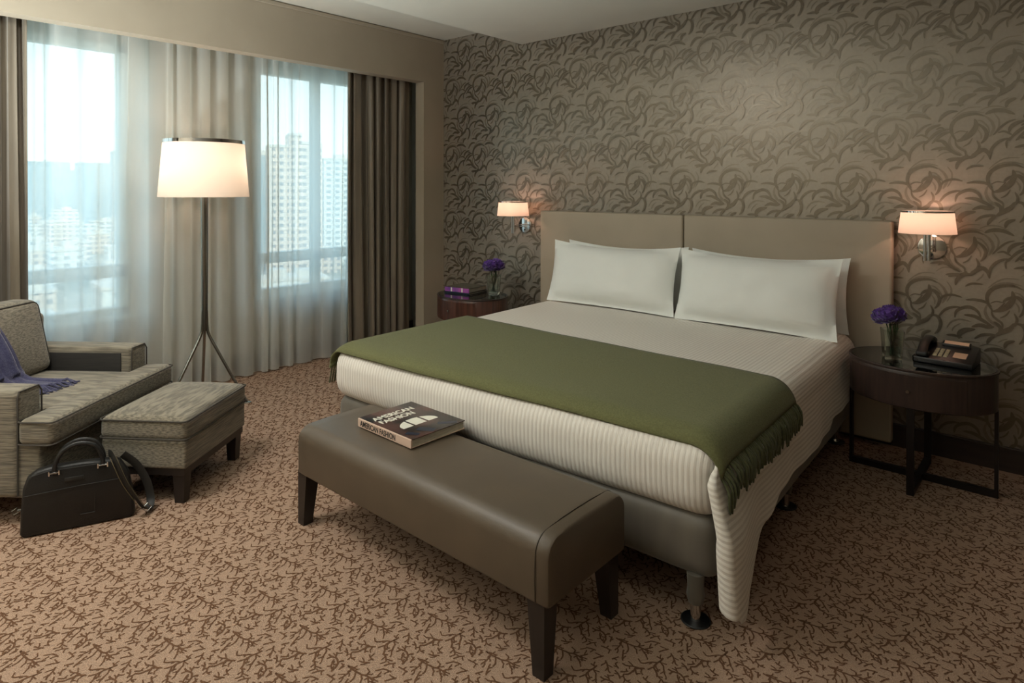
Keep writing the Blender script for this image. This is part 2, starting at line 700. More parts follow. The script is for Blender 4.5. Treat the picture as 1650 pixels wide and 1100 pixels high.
for k in range(7):
    grow(rnd.uniform(0, PX), rnd.uniform(0, PY), rnd.uniform(0, 2 * PI), rnd.randint(12, 20), 0.0056, 0, -1)
for k in range(500):
    x, y = rnd.uniform(0, PX), rnd.uniform(0, PY)
    if free(x, y, (), 0.0115):
        grow(x, y, rnd.uniform(0, 2 * PI), rnd.randint(5, 10), 0.0048, 1, -1)
Z = 0.0007
polys = []
for (x0, y0, x1, y1, w) in segs:
    d = Vector((x1 - x0, y1 - y0))
    L = d.length
    d /= L
    nrm = Vector((-d.y, d.x))
    a = Vector((x0, y0)) - d * w * 0.25
    b = Vector((x1, y1)) + d * w * 0.25
    polys.append([(a + nrm * w / 2), (a - nrm * w / 2), (b - nrm * w / 2), (b + nrm * w / 2)])
verts, faces = [], []
cx_, cy_ = 4.3645, -4.0158
for i in range(-4, int(5.9 / PX) + 1):
    for j in range(-int(4.4 / PY) - 2, 1):
        for ox, oy in ((0, 0), (PX / 2, PY / 2)):
            X, Y = i * PX + ox, j * PY + oy
            if X < -0.40 or X > 5.7 or Y > -0.30 or Y < -4.4:
                continue
            dx, dy = X - cx_, Y - cy_
            dep = -0.6597 * dx + 0.7515 * dy
            lat = 0.7515 * dx + 0.6597 * dy
            if dep < 0.9 or abs(lat) > dep * 0.80 + 0.9:
                continue
            for q in polys:
                k = len(verts)
                zq = Z + 0.00002 * (len(faces) * 7 % 19)
                verts += [(X + p.x, Y + p.y, zq) for p in q]
                faces.append((k, k + 1, k + 2, k + 3))
me = bpy.data.meshes.new('t')
me.from_pydata(verts, [], faces)
n0 = len(bm.faces)
bm.from_mesh(me)
bpy.data.meshes.remove(me)
bm.faces.ensure_lookup_table()
for f in bm.faces[n0:]:
    f.material_index = 1
    if f.normal.z < 0:
        f.normal_flip()
floor = struct('floor', bm, None, mats=[M['carpet'], M['carpet_line']])

# --- headboard wall with its leaf-scroll paper
bm = BM()
box(bm, -0.6, RX, 0.0, 0.12, 0.0, H1 + 0.1)
U0, V0, SC = 220.0, 640.0, 0.00049
circle = [
    ([(165, 775), (125, 700), (115, 620), (150, 550), (230, 505), (330, 495), (400, 525)], 30, 1),
    ([(318, 545), (328, 620), (290, 695), (230, 748), (160, 772)], 44, 1),
    ([(140, 692), (190, 666), (258, 675)], 9, 1),
    ([(200, 745), (240, 700), (262, 668)], 8, 1),
    ([(118, 700), (98, 780), (128, 860), (180, 900), (215, 925)], 24, 2),
    ([(150, 745), (160, 810), (195, 850), (238, 885), (242, 950)], 18, 1),
    ([(330, 590), (390, 640), (418, 700), (402, 765), (372, 805)], 26, 1),
    ([(345, 660), (372, 710), (372, 760)], 12, 2),
    ([(335, 770), (358, 830), (342, 885), (290, 922)], 20, 1),
    ([(300, 745), (268, 800), (220, 832)], 11, 1),
    ([(120, 540), (180, 475), (260, 428), (375, 424)], 10, 2),
    ([(150, 520), (220, 480), (310, 470), (400, 490)], 12, 2),
    ([(395, 515), (450, 570), (478, 640), (462, 700), (440, 740)], 22, 2),
    ([(335, 560), (380, 575), (430, 640), (440, 700)], 12, 2),
    ([(480, 500), (520, 570), (515, 650), (480, 720)], 12, 2),
]
fieldp = [
    ([(405, 505), (470, 475), (560, 478), (650, 525)], 34, 1),
    ([(365, 462), (430, 432), (520, 432), (605, 470)], 9, 2),
    ([(470, 725), (530, 650), (590, 597), (655, 573)], 16, 1),
    ([(600, 705), (615, 650), (665, 610), (740, 588)], 30, 1),
    ([(510, 703), (560, 690), (600, 710), (625, 730)], 16, 1),
    ([(600, 790), (640, 730), (690, 680), (750, 650), (830, 640)], 24, 1),
    ([(450, 960), (455, 880), (500, 810), (560, 772), (610, 762)], 24, 1),
    ([(585, 865), (582, 800), (620, 745)], 14, 1),
    ([(645, 857), (720, 840), (800, 850), (860, 895), (915, 925)], 28, 1),
    ([(690, 760), (750, 765), (790, 810), (830, 860)], 30, 1),
    ([(700, 937), (760, 893), (830, 888), (900, 915)], 9, 2),
    ([(785, 965), (850, 958), (910, 962), (975, 915)], 28, 1),
    ([(235, 930), (290, 945), (345, 895), (395, 872), (435, 910), (450, 975)], 36, 1),
    ([(95, 985), (160, 960), (220, 962), (265, 925)], 30, 1),
    ([(160, 1070), (175, 1005), (235, 955), (300, 945)], 30, 1),
    ([(245, 1075), (300, 1040), (400, 1038)], 18, 1),
    ([(340, 1010), (385, 960), (400, 925)], 10, 2),
    ([(0, 215), (60, 125), (130, 82), (205, 72)], 22, 1),
    ([(155, 190), (170, 120), (235, 72), (300, 66), (355, 105), (385, 180)], 28, 1),
    ([(235, 150), (320, 153), (400, 190), (480, 245)], 30, 1),
    ([(300, 268), (370, 240), (440, 250), (492, 240)], 34, 1),
    ([(85, 310), (125, 240), (200, 203), (300, 215)], 14, 2),
    ([(130, 340), (150, 290), (210, 240)], 10, 2),
    ([(195, 410), (200, 350), (250, 308), (335, 288)], 44, 1),
    ([(80, 383), (150, 378), (225, 395)], 22, 1),
    ([(325, 388), (380, 343), (450, 325), (520, 325)], 24, 1),
    ([(500, 330), (555, 285), (620, 240), (655, 180)], 38, 1),
    ([(430, 425), (455, 370), (510, 315)], 26, 1),
    ([(485, 185), (540, 240), (530, 310)], 26, 1),
    ([(650, 185), (715, 195), (745, 260), (728, 340), (690, 390)], 28, 1),
    ([(575, 450), (595, 390), (660, 360)], 30, 1),
    ([(520, 400), (560, 368), (600, 350)], 10, 2),
    ([(0, 560), (40, 495), (100, 455), (175, 458)], 28, 1),
    ([(-60, 790), (0, 722), (50, 685), (120, 668)], 26, 1),
    ([(0, 870), (50, 850), (120, 870)], 12, 1),
    ([(560, -20), (600, -60), (680, -80), (740, -40)], 26, 1),
    ([(250, -10), (330, -20), (420, -5), (470, 40)], 24, 1),
    ([(20, 20), (60, -30), (140, -50), (220, -30)], 20, 1),
    ([(60, 640), (20, 620), (-20, 640)], 14, 1),
]


def stroke(pts, w, dx, dz):
    path = smooth_path([Vector(((u - U0) * SC, -(v - V0) * SC, 0)) for u, v in pts], 5)
    n = len(path)
    row = []
    for i, p in enumerate(path):
        t = path[min(i + 1, n - 1)] - path[max(i - 1, 0)]
        t.normalize()
        nn = Vector((-t.y, t.x, 0))
        ww = w * SC * 0.5 * (math.sin(PI * i / (n - 1)) ** 0.6) * 1.15 + 0.0008
        row.append((p + nn * ww, p - nn * ww))
    return [[(a.x + dx, a.y + dz), (b.x + dx, b.y + dz), (c.x + dx, c.y + dz), (d.x + dx, d.y + dz)]
            for (a, b), (d, c) in zip(row, row[1:])]


tile = []
lvl = 0
for pts, w, mi in circle:
    for (dx, dz) in ((0, 0), (0.155, 0.337)):
        lvl += 1
        tile += [(q, mi, lvl) for q in stroke(pts, w, dx, dz)]
for pts, w, mi in fieldp:
    lvl += 1
    tile += [(q, mi, lvl) for q in stroke(pts, w, 0, 0)]
verts, faces, mis = [], [], []
for i in range(-10, 9):
    for j in range(-3, 3):
        X, Zc = 3.235 + 0.35 * i, 1.715 + 0.60 * j
        for q, mi, lv in tile:
            if all(0.0 <= X + a <= 5.9 and 0.1 <= Zc + b <= H1 for a, b in q):
                k = len(verts)
                yy = (-0.0025 if mi == 1 else -0.0004) - 0.000025 * lv
                verts += [(X + a, yy, Zc + b) for a, b in q]
                faces.append((k, k + 1, k + 2, k + 3))
                mis.append(mi)
me = bpy.data.meshes.new('t')
me.from_pydata(verts, [], faces)
n0 = len(bm.faces)
bm.from_mesh(me)
bpy.data.meshes.remove(me)
bm.faces.ensure_lookup_table()
for f, mi in zip(bm.faces[n0:], mis):
    f.material_index = mi
bm.normal_update()
for f in bm.faces[n0:]:
    if f.normal.y > 0:
        f.normal_flip()
struct('wall_headboard', bm, None, mats=[M['paper_base'], M['paper_ink'], M['paper_mid']])

# --- left wall: deep pelmet opening in front of the window wall
OY1, OZ, PT = -0.24, 2.357, 0.11
bm = BM()
box(bm, -PT, 0, OY1, 0.0, 0, H1)                     # pier right of the opening
box(bm, -PT, 0, RY, OY1, OZ, H1)                     # pelmet
box(bm, -PT, 0, RY, -4.7, 0, OZ)
struct('wall_left', bm, M['plaster'])
WX = -0.45
WIN = [(-3.75, -2.455, -3.1), (-1.56, -0.50, -1.0)]
bm = BM()
wz0, wz1 = 0.555, 2.37
ys = [RY, WIN[0][0], WIN[0][1], WIN[1][0], WIN[1][1], 0.0]
box(bm, WX - 0.18, WX, RY, 0.0, 0, wz0)
box(bm, WX - 0.18, WX, RY, 0.0, wz1, H1 + 0.1)
for a, b in ((ys[0], ys[1]), (ys[2], ys[3]), (ys[4], ys[5])):
    box(bm, WX - 0.18, WX, a, b, wz0, wz1)
struct('wall_window', bm, M['plaster'])
for k, (a, b, mul) in enumerate(WIN):
    w = bpy.data.objects.new('window_%d' % (k + 1), None)
    COL.objects.link(w)
    w.location = (WX - 0.08, (a + b) / 2, wz0)
    w.matrix_basis = Matrix.Translation(w.location)
    w['kind'] = 'structure'
    bm = BM()
    xa, xb = WX - 0.13, WX - 0.05
    box(bm, xa, xb, a, b, wz0, wz0 + 0.04)
    box(bm, xa, xb, a, b, wz1 - 0.05, wz1)
    for yy in (a + 0.025, b - 0.025, mul):
        box(bm, xa, xb, yy - 0.03, yy + 0.03, wz0, wz1)
    box(bm, xa, xb, a, b, 0.80, 0.885)
    obj('window_frame', bm, M['white_frame'], w, smooth=False)['kind'] = 'structure'
    bm = BM()
    box(bm, WX - 0.05, WX + 0.03, a - 0.02, b + 0.02, wz0 - 0.03, wz0)
    obj('window_sill', bm, M['white_frame'], w, smooth=False)['kind'] = 'structure'
    bm = BM()
    v = [bm.verts.new(p) for p in ((WX - 0.09, a, wz0), (WX - 0.09, b, wz0), (WX - 0.09, b, wz1), (WX - 0.09, a, wz1))]
    bm.faces.new(v)
    obj('window_pane', bm, M['pane'], w, smooth=False)['kind'] = 'structure'

# other walls and ceilings
bm = BM(); box(bm, RX, RX + 0.1, RY, 0, 0, H1); struct('wall_right', bm, M['plaster'])
bm = BM(); box(bm, WX, RX, RY - 0.1, RY, 0, H1); struct('wall_back', bm, M['plaster'])
bm = BM()
box(bm, XS, RX, RY, 0.0, H2, H1 + 0.1)
box(bm, WX, XS, RY, 0.0, H1, H1 + 0.1)
struct('ceiling', bm, M['ceiling'])
bm = BM()
box(bm, 0.0, 0.012, RY, 0.0, H1 - 0.035, H1 - 0.006, bevel=0.004)
struct('trim_1', bm, M['plaster'])
bm = BM()
box(bm, 0.0, RX, -0.016, 0.0, 0.0, 0.112)
box(bm, 0.0, RX, -0.021, 0.0, 0.112, 0.122, bevel=0.003)
struct('baseboard_headboard', bm, M['base_wood'])
bm = BM()
box(bm, WX, WX + 0.016, RY, 0.0, 0.0, 0.13)
struct('baseboard_window', bm, M['base_wood'])


# ------------------------------------------------------------------ curtains
def curtain(name, label, cat, m, x, y0, y1, z0, z1, amp, waves, seed, thick, taper=0.0, n_per=10, fine=0.3):
    rr = random.Random(seed)
    n = int(waves * n_per)
    ph = []
    t = 0
    # irregular pleat spacing
    knots = [0.0]
    for k in range(int(waves)):
        knots.append(knots[-1] + rr.uniform(0.55, 1.45))
    tot = knots[-1]
    amps = [rr.uniform(0.6, 1.15) for _ in knots]
    zs = [z0 + (z1 - z0) * k / 14 for k in range(15)]
    P = []
    drift = [rr.uniform(-1, 1) for _ in knots]
    for z in zs:
        f = (z1 - z) / (z1 - z0)
        row = []
        for i in range(n + 1):
            s = i / n * (len(knots) - 1)
            k = min(int(s), len(knots) - 2)
            fr = s - k
            yk = knots[k] + (knots[k + 1] - knots[k]) * fr
            dr = (drift[k] * (1 - fr) + drift[k + 1] * fr) * 0.02 * math.sin(f * 2.6 + k)
            a = amps[k] * (1 - fr) + amps[k + 1] * fr
            y = y0 + (y1 - y0) * (yk / tot) + dr * (1 if 0 < i < n else 0)
            wob = math.sin(2 * PI * fr)
            y -= 0.018 * math.sin(4 * PI * fr) * (amp / 0.05) * 0.6
            xx = x + amp * a * wob * (0.75 + 0.35 * f) + amp * fine * math.sin(2 * PI * fr * 2.0 + k * 1.7 + f)
            c = (y0 + y1) / 2
            y = c + (y - c) * (1 + taper * f)
            row.append(Vector((xx, y, z)))
        P.append(row)
    bm = BM()
    grid_surface(bm, P)
    o = obj(name, bm, m, ang=80)
    tag(o, label, cat)
    if thick:
        solidify(o, thick)
    return o


curtain('sheer_curtain', 'long white voile sheer curtain hanging across both windows', 'curtain', M['sheer'],
        -0.26, -4.3, -0.34, 0.012, 2.52, 0.032, 25, 5, 0, n_per=16, fine=0.12)
curtain('drape_curtain', 'taupe silk drape gathered at the right end of the windows', 'curtain', M['drape'],
        -0.165, -0.925, -0.262, 0.01, 2.50, 0.038, 7, 8, 0.003, n_per=18, fine=0.28)
curtain('drape_curtain', 'taupe silk drape gathered at the left edge, behind the armchair', 'curtain', M['drape'],
        -0.165, -3.85, -3.09, 0.01, 2.50, 0.034, 9, 21, 0.003, n_per=14, fine=0.35)

# ------------------------------------------------------------------ bed
bed = thing('bed', 'king-size bed with mattress on a taupe cloth base with short legs', 'bed', (2.46, -1.1, 0))
BX0, BX1, BY0 = 1.462, 3.452, -2.125
# the bed stands a little askew to the wall
ASKEW = Matrix.Translation((2.47, 0, 0)) @ Matrix.Rotation(R(2.1), 4, 'Z') @ Matrix.Translation((-2.47, 0, 0))
BX0, BX1, BY0 = 1.462, 3.452, -2.125
bm = BM()
softbox(bm, (BX0 + BX1) / 2, (BY0 - 0.14) / 2, 0.25, BX1 - BX0, -BY0 - 0.14, 0.22, 0.06, n=16, nz=0.004)
obj('bed_base', bm, M['basefab'], bed)
bm = BM()
softbox(bm, 2.465, -1.12, 0.46, 1.95, 1.92, 0.20, 0.05, n=10)
obj('mattress', bm, M['mattress'], bed)
for (lx, ly) in ((3.372, -2.10), (3.372, -1.13), (3.372, -0.20), (1.54, -2.06), (1.54, -1.11)):
    bm = BM()
    lathe(bm, [(0.0001, 0.16), (0.028, 0.158), (0.026, 0.11), (0.029, 0.085), (0.024, 0.062), (0.0001, 0.058)], lx, ly, 16)
    lg = obj('leg', bm, M['basefab'], bed)
    bm = BM()
    lathe(bm, [(0.0001, 0.064), (0.0165, 0.062), (0.0165, 0.008), (0.019, 0.002), (0.0001, 0.0015)], lx, ly, 16)
    o = obj('glide', bm, M['chrome'], lg, world=False)
    o.matrix_basis = Matrix.Translation(-Vector(bed.location))
    bm = BM()
    lathe(bm, [(0.0001, 0.001), (0.046, 0.001), (0.048, 0.004), (0.044, 0.007), (0.0001, 0.007)], lx, ly, 28)
    o = obj('floor_cup', bm, M['grip'], lg, world=False)
    o.matrix_basis = Matrix.Translation(-Vector(bed.location))
hb = thing('headboard', 'beige leather headboard of two padded panels on the patterned wall', 'headboard', (2.42, -0.045, 0.03))
for (a, b) in ((1.205, 2.417), (2.423, 3.632)):
    bm = BM()
    softbox(bm, (a + b) / 2, -0.0525, 0.63, b - a, 0.060, 1.20, 0.014, n=8, crown=(0, 0.004, 0))
    obj('headboard_panel', bm, M['head'], hb)
bed.matrix_basis = ASKEW @ bed.matrix_basis

# ------------------------------------------------------------------ coverlet
TOP = 0.600
bm = BM()
uvl = bm.loops.layers.uv.verify()


def cov_fn(p):
    # soft sag and gentle billow of the tucked foot
    n_ = noise.noise(Vector((p.x * 2.2, p.y * 2.2, p.z * 2.2)))
    p = p + Vector((0, 0, 0.004 * n_))
    if p.y < -2.0:
        p.y -= 0.012 * math.sin((p.z - 0.34) / 0.26 * PI) + 0.006 * noise.noise(Vector((p.x * 5, 0, p.z * 4)))
        if p.z < 0.42:
            p.z -= 0.012 * math.sin((p.x - 1.45) * 1.5)
    return p


softbox(bm, 2.455, -1.145, 0.47, 2.01, 1.99, 0.26, 0.085, n=40, fn=cov_fn)
for f in bm.faces:
    for lp in f.loops:
        co = lp.vert.co
        u = co.x
        if abs(f.normal.x) > 0.75:
            u = (1 if co.x > 2 else -1) * (0.6 - co.z) + co.x
        lp[uvl].uv = (u, co.y)


# the loose side hangs over the right edge and ends in a folded corner at the foot
def hem(y):
    pts = [(-2.165, 0.10), (-2.13, 0.072), (-2.09, 0.062), (-2.04, 0.075), (-1.97, 0.11), (-1.88, 0.155), (-1.74, 0.215), (-1.55, 0.255),
           (-1.2, 0.262), (-0.86, 0.262), (-0.78, 0.262), (-0.70, 0.30), (-0.15, 0.31)]
    if y <= pts[0][0]:
        return pts[0][1]
    for (a, za), (b, zb) in zip(pts, pts[1:]):
        if y <= b:
            t = (y - a) / (b - a)
            t = t * t * (3 - 2 * t)
            return za + (zb - za) * t
    return pts[-1][1]


NY, NS = 70, 26
P, UVs = [], []
for i in range(NY + 1):
    y = -2.163 + (2.0) * (i / NY) ** 1.25
    zb = hem(y)
    row, uvr = [], []
    rad = 0.098
    x_edge = 3.458
    s_tot = 0
    prev = None
    cornerf = max(0.0, min(1.0, (-1.75 - y) / 0.35))
    cornerf = cornerf * cornerf * (3 - 2 * cornerf)
    for j in range(NS + 1):
        front = max(0.0, min(1.0, (-1.95 - y) / 0.21))
        tuck = max(0.0, min(1.0, (12 - j) / 5)) * front
        if j <= 4:
            x, z = x_edge - rad - 0.10 + 0.10 * j / 4, TOP + 0.0045
        elif j <= 11:
            a = (j - 4) / 7 * PI / 2
            x, z = x_edge - rad + math.sin(a) * rad, TOP + 0.0045 - rad + math.cos(a) * rad
        else:
            t = (j - 11) / (NS - 11)
            z = TOP - rad + (zb - TOP + rad) * t
            flare = 0.020 * t + (0.052 * min(1, t * 2.2)) * cornerf
            rip = 0.006 * t * math.sin(y * 11 + 1.0) + 0.002 * t * math.sin(y * 29)
            x = x_edge + flare + rip
        if j <= 11:
            x += 0.002
            z -= 0.02 * tuck
        # the foot end of the drop rolls round the corner
        yy = y + 0.075 * tuck
        p = Vector((x, yy, z + 0.004 * noise.noise(Vector((x * 2.2, y * 2.2, z * 2.2)))))
        if prev is not None:
            s_tot += (p - prev).length
        prev = p
        row.append(p)
        uvr.append((x_edge - rad - 0.10 + s_tot, y))
    P.append(row)
    UVs.append(uvr)
# rolled front fold: sweep extra rows round from the first row to the inside
first = P[0]
extra, euv = [], []
for k in range(6, 0, -1):
    a = k / 6 * PI
    row, uvr = [], []
    for j, p in enumerate(first):
        t = max(0, (j - 8) / (NS - 8))
        rr_ = 0.008 + 0.022 * min(1, t * 1.6)
        w = min(1, max(0, (j - 8) / 4))
        q = Vector((p.x - (rr_ * (1 - math.cos(a))) * w, p.y - rr_ * 0.7 * math.sin(a) * w, p.z + 0.03 * t * (k / 6) ** 2))
        row.append(q)
        uvr.append((UVs[0][j][0], UVs[0][j][1] - 0.01 * k))
    extra.append(row)
    euv.append(uvr)
bm2 = BM()
grid_surface(bm2, extra + P, euv + UVs)
me = bpy.data.meshes.new('t')
bm2.to_mesh(me)
bm2.free()
bm.from_mesh(me)
bpy.data.meshes.remove(me)
bm.normal_update()
cov = obj('coverlet', bm, M['coverlet'], ang=60)
cov.matrix_basis = ASKEW
tag(cov, 'white striped satin coverlet tucked over the bed with a loose right side', 'bedspread')


# ------------------------------------------------------------------ green throw
thr = thing('throw_blanket', 'olive green wool throw with fringe laid across the foot of the bed', 'blanket', (2.47, -1.7, 0.6))
P = []
TY0, TY1 = -1.262, -2.135
NXT = 70
for i in range(31):
    t = i / 30
    y = TY0 + (TY1 - TY0) * t
    row = []
    fall = max(0, (t - 0.93) / 0.07)
    ztop = TOP + 0.012 - 0.022 * fall ** 2 - (0.012 * max(0, t - 0.9) / 0.1)
    path = []
    rl, rr_ = 0.08, 0.105
    xl, xr = 1.441, 3.466
    zend = 0.562
    zl = 0.49
    N = 10
    for k in range(5):
        path.append((xl - 0.006 * math.sin(k), zl + (ztop - rl - zl) * k / 5))
    for k in range(N):
        a = k / N * PI / 2
        path.append((xl + rl - math.cos(a) * rl, ztop - rl + math.sin(a) * rl))
    for k in range(40):
        x = xl + rl + (xr - rr_ - xl - rl) * k / 40
        path.append((x, ztop + 0.003 * noise.noise(Vector((x * 3, y * 3, 0)))))
    for k in range(N + 1):
        a = k / N * PI / 2 * 0.86
        path.append((xr - rr_ + math.sin(a) * rr_, ztop - rr_ + math.cos(a) * rr_))
    for (x, z) in path:
        yy = y + 0.010 * math.sin(x * 2.3 + 0.5) * (1 if t > 0.5 else 0.6) - 0.075 * (x - 2.47) * (1 - t)
        row.append(Vector((x, yy, z)))
    P.append(row)
bm = BM()
grid_surface(bm, P)
o = obj('blanket', bm, M['throw'], thr, ang=70)
solidify(o, 0.008, 1.0)
rf = random.Random(4)
bm = BM()
edge = [r[-1] for r in P]
for k in range(78):
    t = (k + rf.uniform(-0.2, 0.2)) / 77
    t = max(0, min(1, t))
    i = min(int(t * 30), 29)
    e0 = edge[i].lerp(edge[i + 1], t * 30 - i)
    L = rf.uniform(0.075, 0.110)
    sway = rf.uniform(-0.015, 0.015)
    out = 0.022 + 0.01 * rf.random() + 0.008 * t
    pts = []
    for s in range(6):
        q = s / 5
        pts.append(e0 + Vector((out * math.sin(min(1, q * 1.8) * PI / 2) * 1.0, sway * q + 0.006 * math.sin(q * 5 + k), -L * q ** 1.1)))
    tube(bm, pts, [0.0042, 0.0054, 0.0048, 0.0054, 0.0050, 0.0028], 6)
o = obj('fringe', bm, M['fringe'], thr)
o['kind'] = 'stuff'
bm = BM()
for k in range(60):
    t = (k + 0.5) / 60
    y = TY0 + (TY1 - TY0) * t
    pts = [Vector((1.437 - 0.006 * s, y, 0.492 - 0.022 * s)) for s in range(5)]
    tube(bm, pts, 0.0045, 5)
o = obj('fringe', bm, M['fringe'], thr)
o['kind'] = 'stuff'

thr.matrix_basis = ASKEW @ thr.matrix_basis

# ------------------------------------------------------------------ pillows
def pillow(label, cx, cy, cz, w, h, thick, tilt, yaw, seed, flange=0.035):
    nx, nz_ = 40, 22
    bm = BM()
    sides = []
    for s in (-1, 1):
        P = []
        for i in range(nx + 1):
            row = []
            u = -1 + 2 * i / nx
            for j in range(nz_ + 1):
                v = -1 + 2 * j / nz_
                fu, fv = w / 2 - flange, h / 2 - flange
                X, Zz = u * w / 2, v * h / 2
                # edges draw in between the corners
                X *= 1 - 0.045 * (1 - v * v) * abs(u) ** 3
                Zz *= 1 - (0.17 if v > 0 else 0.04) * (1 - u * u) * abs(v) ** 3
                a, b = min(1, abs(X) / fu), min(1, abs(Zz) / fv)
                puff = (max(0, 1 - a ** 3.2) ** 0.55) * (max(0, 1 - b ** 2.6) ** 0.55)
                wr = noise.noise(Vector((u * 3 + seed, v * 2.5, s * 3 + seed))) * 0.010 * puff
                wr += noise.noise(Vector((u * 9 + seed, v * 5, s))) * 0.003
                Y = s * (thick / 2 * puff + 0.002) + wr + 0.010 * math.sin(u * 3 + seed) * (1 - puff)
                row.append(Vector((X, Y, Zz)))
            P.append(row)
        if s > 0:
            P = P[::-1]
        sides.append(P)
    for P in sides:
        grid_surface(bm, P)
    bmesh.ops.remove_doubles(bm, verts=bm.verts, dist=0.0001)
    # stitch the two skins together along the border
    bmesh.ops.bridge_loops(bm, edges=[e for e in bm.edges if len(e.link_faces) == 1])
    T = Matrix.Translation((cx, cy, cz)) @ Matrix.Rotation(yaw, 4, 'Z') @ Matrix.Rotation(tilt, 4, 'X')
    bmesh.ops.transform(bm, matrix=T, verts=bm.verts)
    bmesh.ops.recalc_face_normals(bm, faces=bm.faces)
    o = obj('pillow', bm, M['pillow'], ang=80)
    tag(o, label, 'pillow')
    return o


pillow('white pillow at the back of the left pair against the headboard', 2.01, -0.150, 0.815, 0.96, 0.42, 0.075, R(-4), 0, 3)
pillow('white pillow at the back of the right pair against the headboard', 2.98, -0.150, 0.812, 0.93, 0.42, 0.075, R(-4), 0, 7)
pillow('plump white pillow in front of the left pair on the bed', 2.012, -0.328, 0.817, 0.985, 0.44, 0.19, R(-13), R(1), 1)
pillow('plump white pillow in front of the right pair on the bed', 2.972, -0.335, 0.815, 0.94, 0.44, 0.20, R(-13), R(-1), 5)

# ------------------------------------------------------------------ bench
bn = thing('bench', 'long brown leather bench with dark tapered legs at the foot of the bed', 'bench', (2.59, -2.4, 0))
bm = BM()
BXa, BXb, BYa, BYb, BZa, BZb = 1.938, 3.264, -2.6075, -2.1925, 0.216, 0.410


def bench_ring(x, ins, k):
    r0, rb = 0.055 - ins * .5, 0.012
    y0, y1, z0, z1 = BYa + ins, BYb - ins, BZa + ins * .6, BZb - ins
    out = []
    for (cy, cz, a0, r) in ((y1 - r0, z1 - r0, 0, r0), (y0 + r0, z1 - r0, 90, r0), (y0 + rb, z0 + rb, 180, rb), (y1 - rb, z0 + rb, 270, rb)):
        n = 8 if r == r0 else 3
        for q in range(n + 1):
            a = R(a0 + 90 * q / n)
            y, z = cy + r * math.cos(a), cz + r * math.sin(a)
            out.append((y, z))
        if a0 == 0:
            for q in range(1, 8):
                y = y1 - r0 + (y0 - y1 + 2 * r0) * q / 8
                out.append((y, z1))
    res = []
    for (y, z) in out:
        ww = max(0, 1 - ((y + 2.40) / 0.2075) ** 2)
        if z > 0.30:
            z += 0.010 * ww * k
        res.append(Vector((x, y, z)))
    return res


st = [(BXa, 0.012, .4), (BXa + 0.003, 0.005, .5), (BXa + 0.010, 0.001, .6)]
for q in range(1, 24):
    st.append((BXa + 0.010 + (BXb - BXa - 0.02) * q / 24, 0.0, 0.6 + 0.4 * math.sin(PI * q / 24)))
st += [(BXb - 0.010, 0.001, .6), (BXb - 0.003, 0.005, .5), (BXb, 0.012, .4)]
RG = [[bm.verts.new(p) for p in bench_ring(*q)] for q in st]
for A_, B_ in zip(RG, RG[1:]):
    n_ = len(A_)
    for k in range(n_):
        bm.faces.new((A_[k], A_[(k + 1) % n_], B_[(k + 1) % n_], B_[k]))
bm.faces.new(RG[0])
bm.faces.new(RG[-1][::-1])
bmesh.ops.recalc_face_normals(bm, faces=bm.faces)
obj('seat', bm, M['leather'], bn)
bm = BM()
sr = 0.055
sp_ = [(-2.6085, 0.222), (-2.6110, 0.29), (-2.6085, 0.355)]
for q in range(7):
    a = R(180 - 90 * q / 6)
    sp_.append((-2.6075 + sr + sr * math.cos(a) * 1.012, 0.410 - sr + 0.001 + sr * math.sin(a) * 1.012))
sp_ += [(-2.48, 0.4168), (-2.40, 0.4178), (-2.32, 0.4168)]
for q in range(7):
    a = R(90 - 90 * q / 6)
    sp_.append((-2.1925 - sr + sr * math.cos(a) * 1.012, 0.410 - sr + 0.001 + sr * math.sin(a) * 1.012))
sp_ += [(-2.190, 0.29), (-2.1915, 0.222)]
tube(bm, [(3.218, y, z) for y, z in sp_], 0.0016, 6)
obj('seam', bm, M['leather_seam'], bn)
for sx_ in (-1, 1):
    for sy_ in (-1, 1):
        bm = BM()
        x, y = 2.585 + sx_ * 0.625, -2.40 + sy_ * 0.165
        t, b = 0.032, 0.021
        vs = [bm.verts.new((x + dx * t, y + dy * t, 0.225)) for dx, dy in ((-1, -1), (1, -1), (1, 1), (-1, 1))]
        xo, yo = x + sx_ * 0.011, y + sy_ * 0.011
        vb = [bm.verts.new((xo + dx * b, yo + dy * b, 0.0)) for dx, dy in ((-1, -1), (1, -1), (1, 1), (-1, 1))]
        bm.faces.new(vs)
        bm.faces.new(vb[::-1])
        for k in range(4):
            bm.faces.new((vb[k], vb[(k + 1) % 4], vs[(k + 1) % 4], vs[k]))
        bm.normal_update()
        obj('leg', bm, M['leg_wood'], bn, smooth=False)


# ------------------------------------------------------------------ lettering
def text_bm(s, size, mtx, ext=0.0004, align='LEFT', bold=0.0, sx=1.0):
    cu = bpy.data.curves.new('t', 'FONT')
    cu.body = s
    cu.size = size
    cu.align_x = align
    cu.extrude = ext
    cu.offset = bold
    o = bpy.data.objects.new('t', cu)
    COL.objects.link(o)
    dg = bpy.context.evaluated_depsgraph_get()
    me = bpy.data.meshes.new_from_object(o.evaluated_get(dg))
    bm = BM()
    bm.from_mesh(me)
    bpy.data.objects.remove(o)
    bpy.data.curves.remove(cu)
    bpy.data.meshes.remove(me)
    bmesh.ops.transform(bm, matrix=mtx @ Matrix.Diagonal((sx, 1, 1, 1)), verts=bm.verts)
    return bm


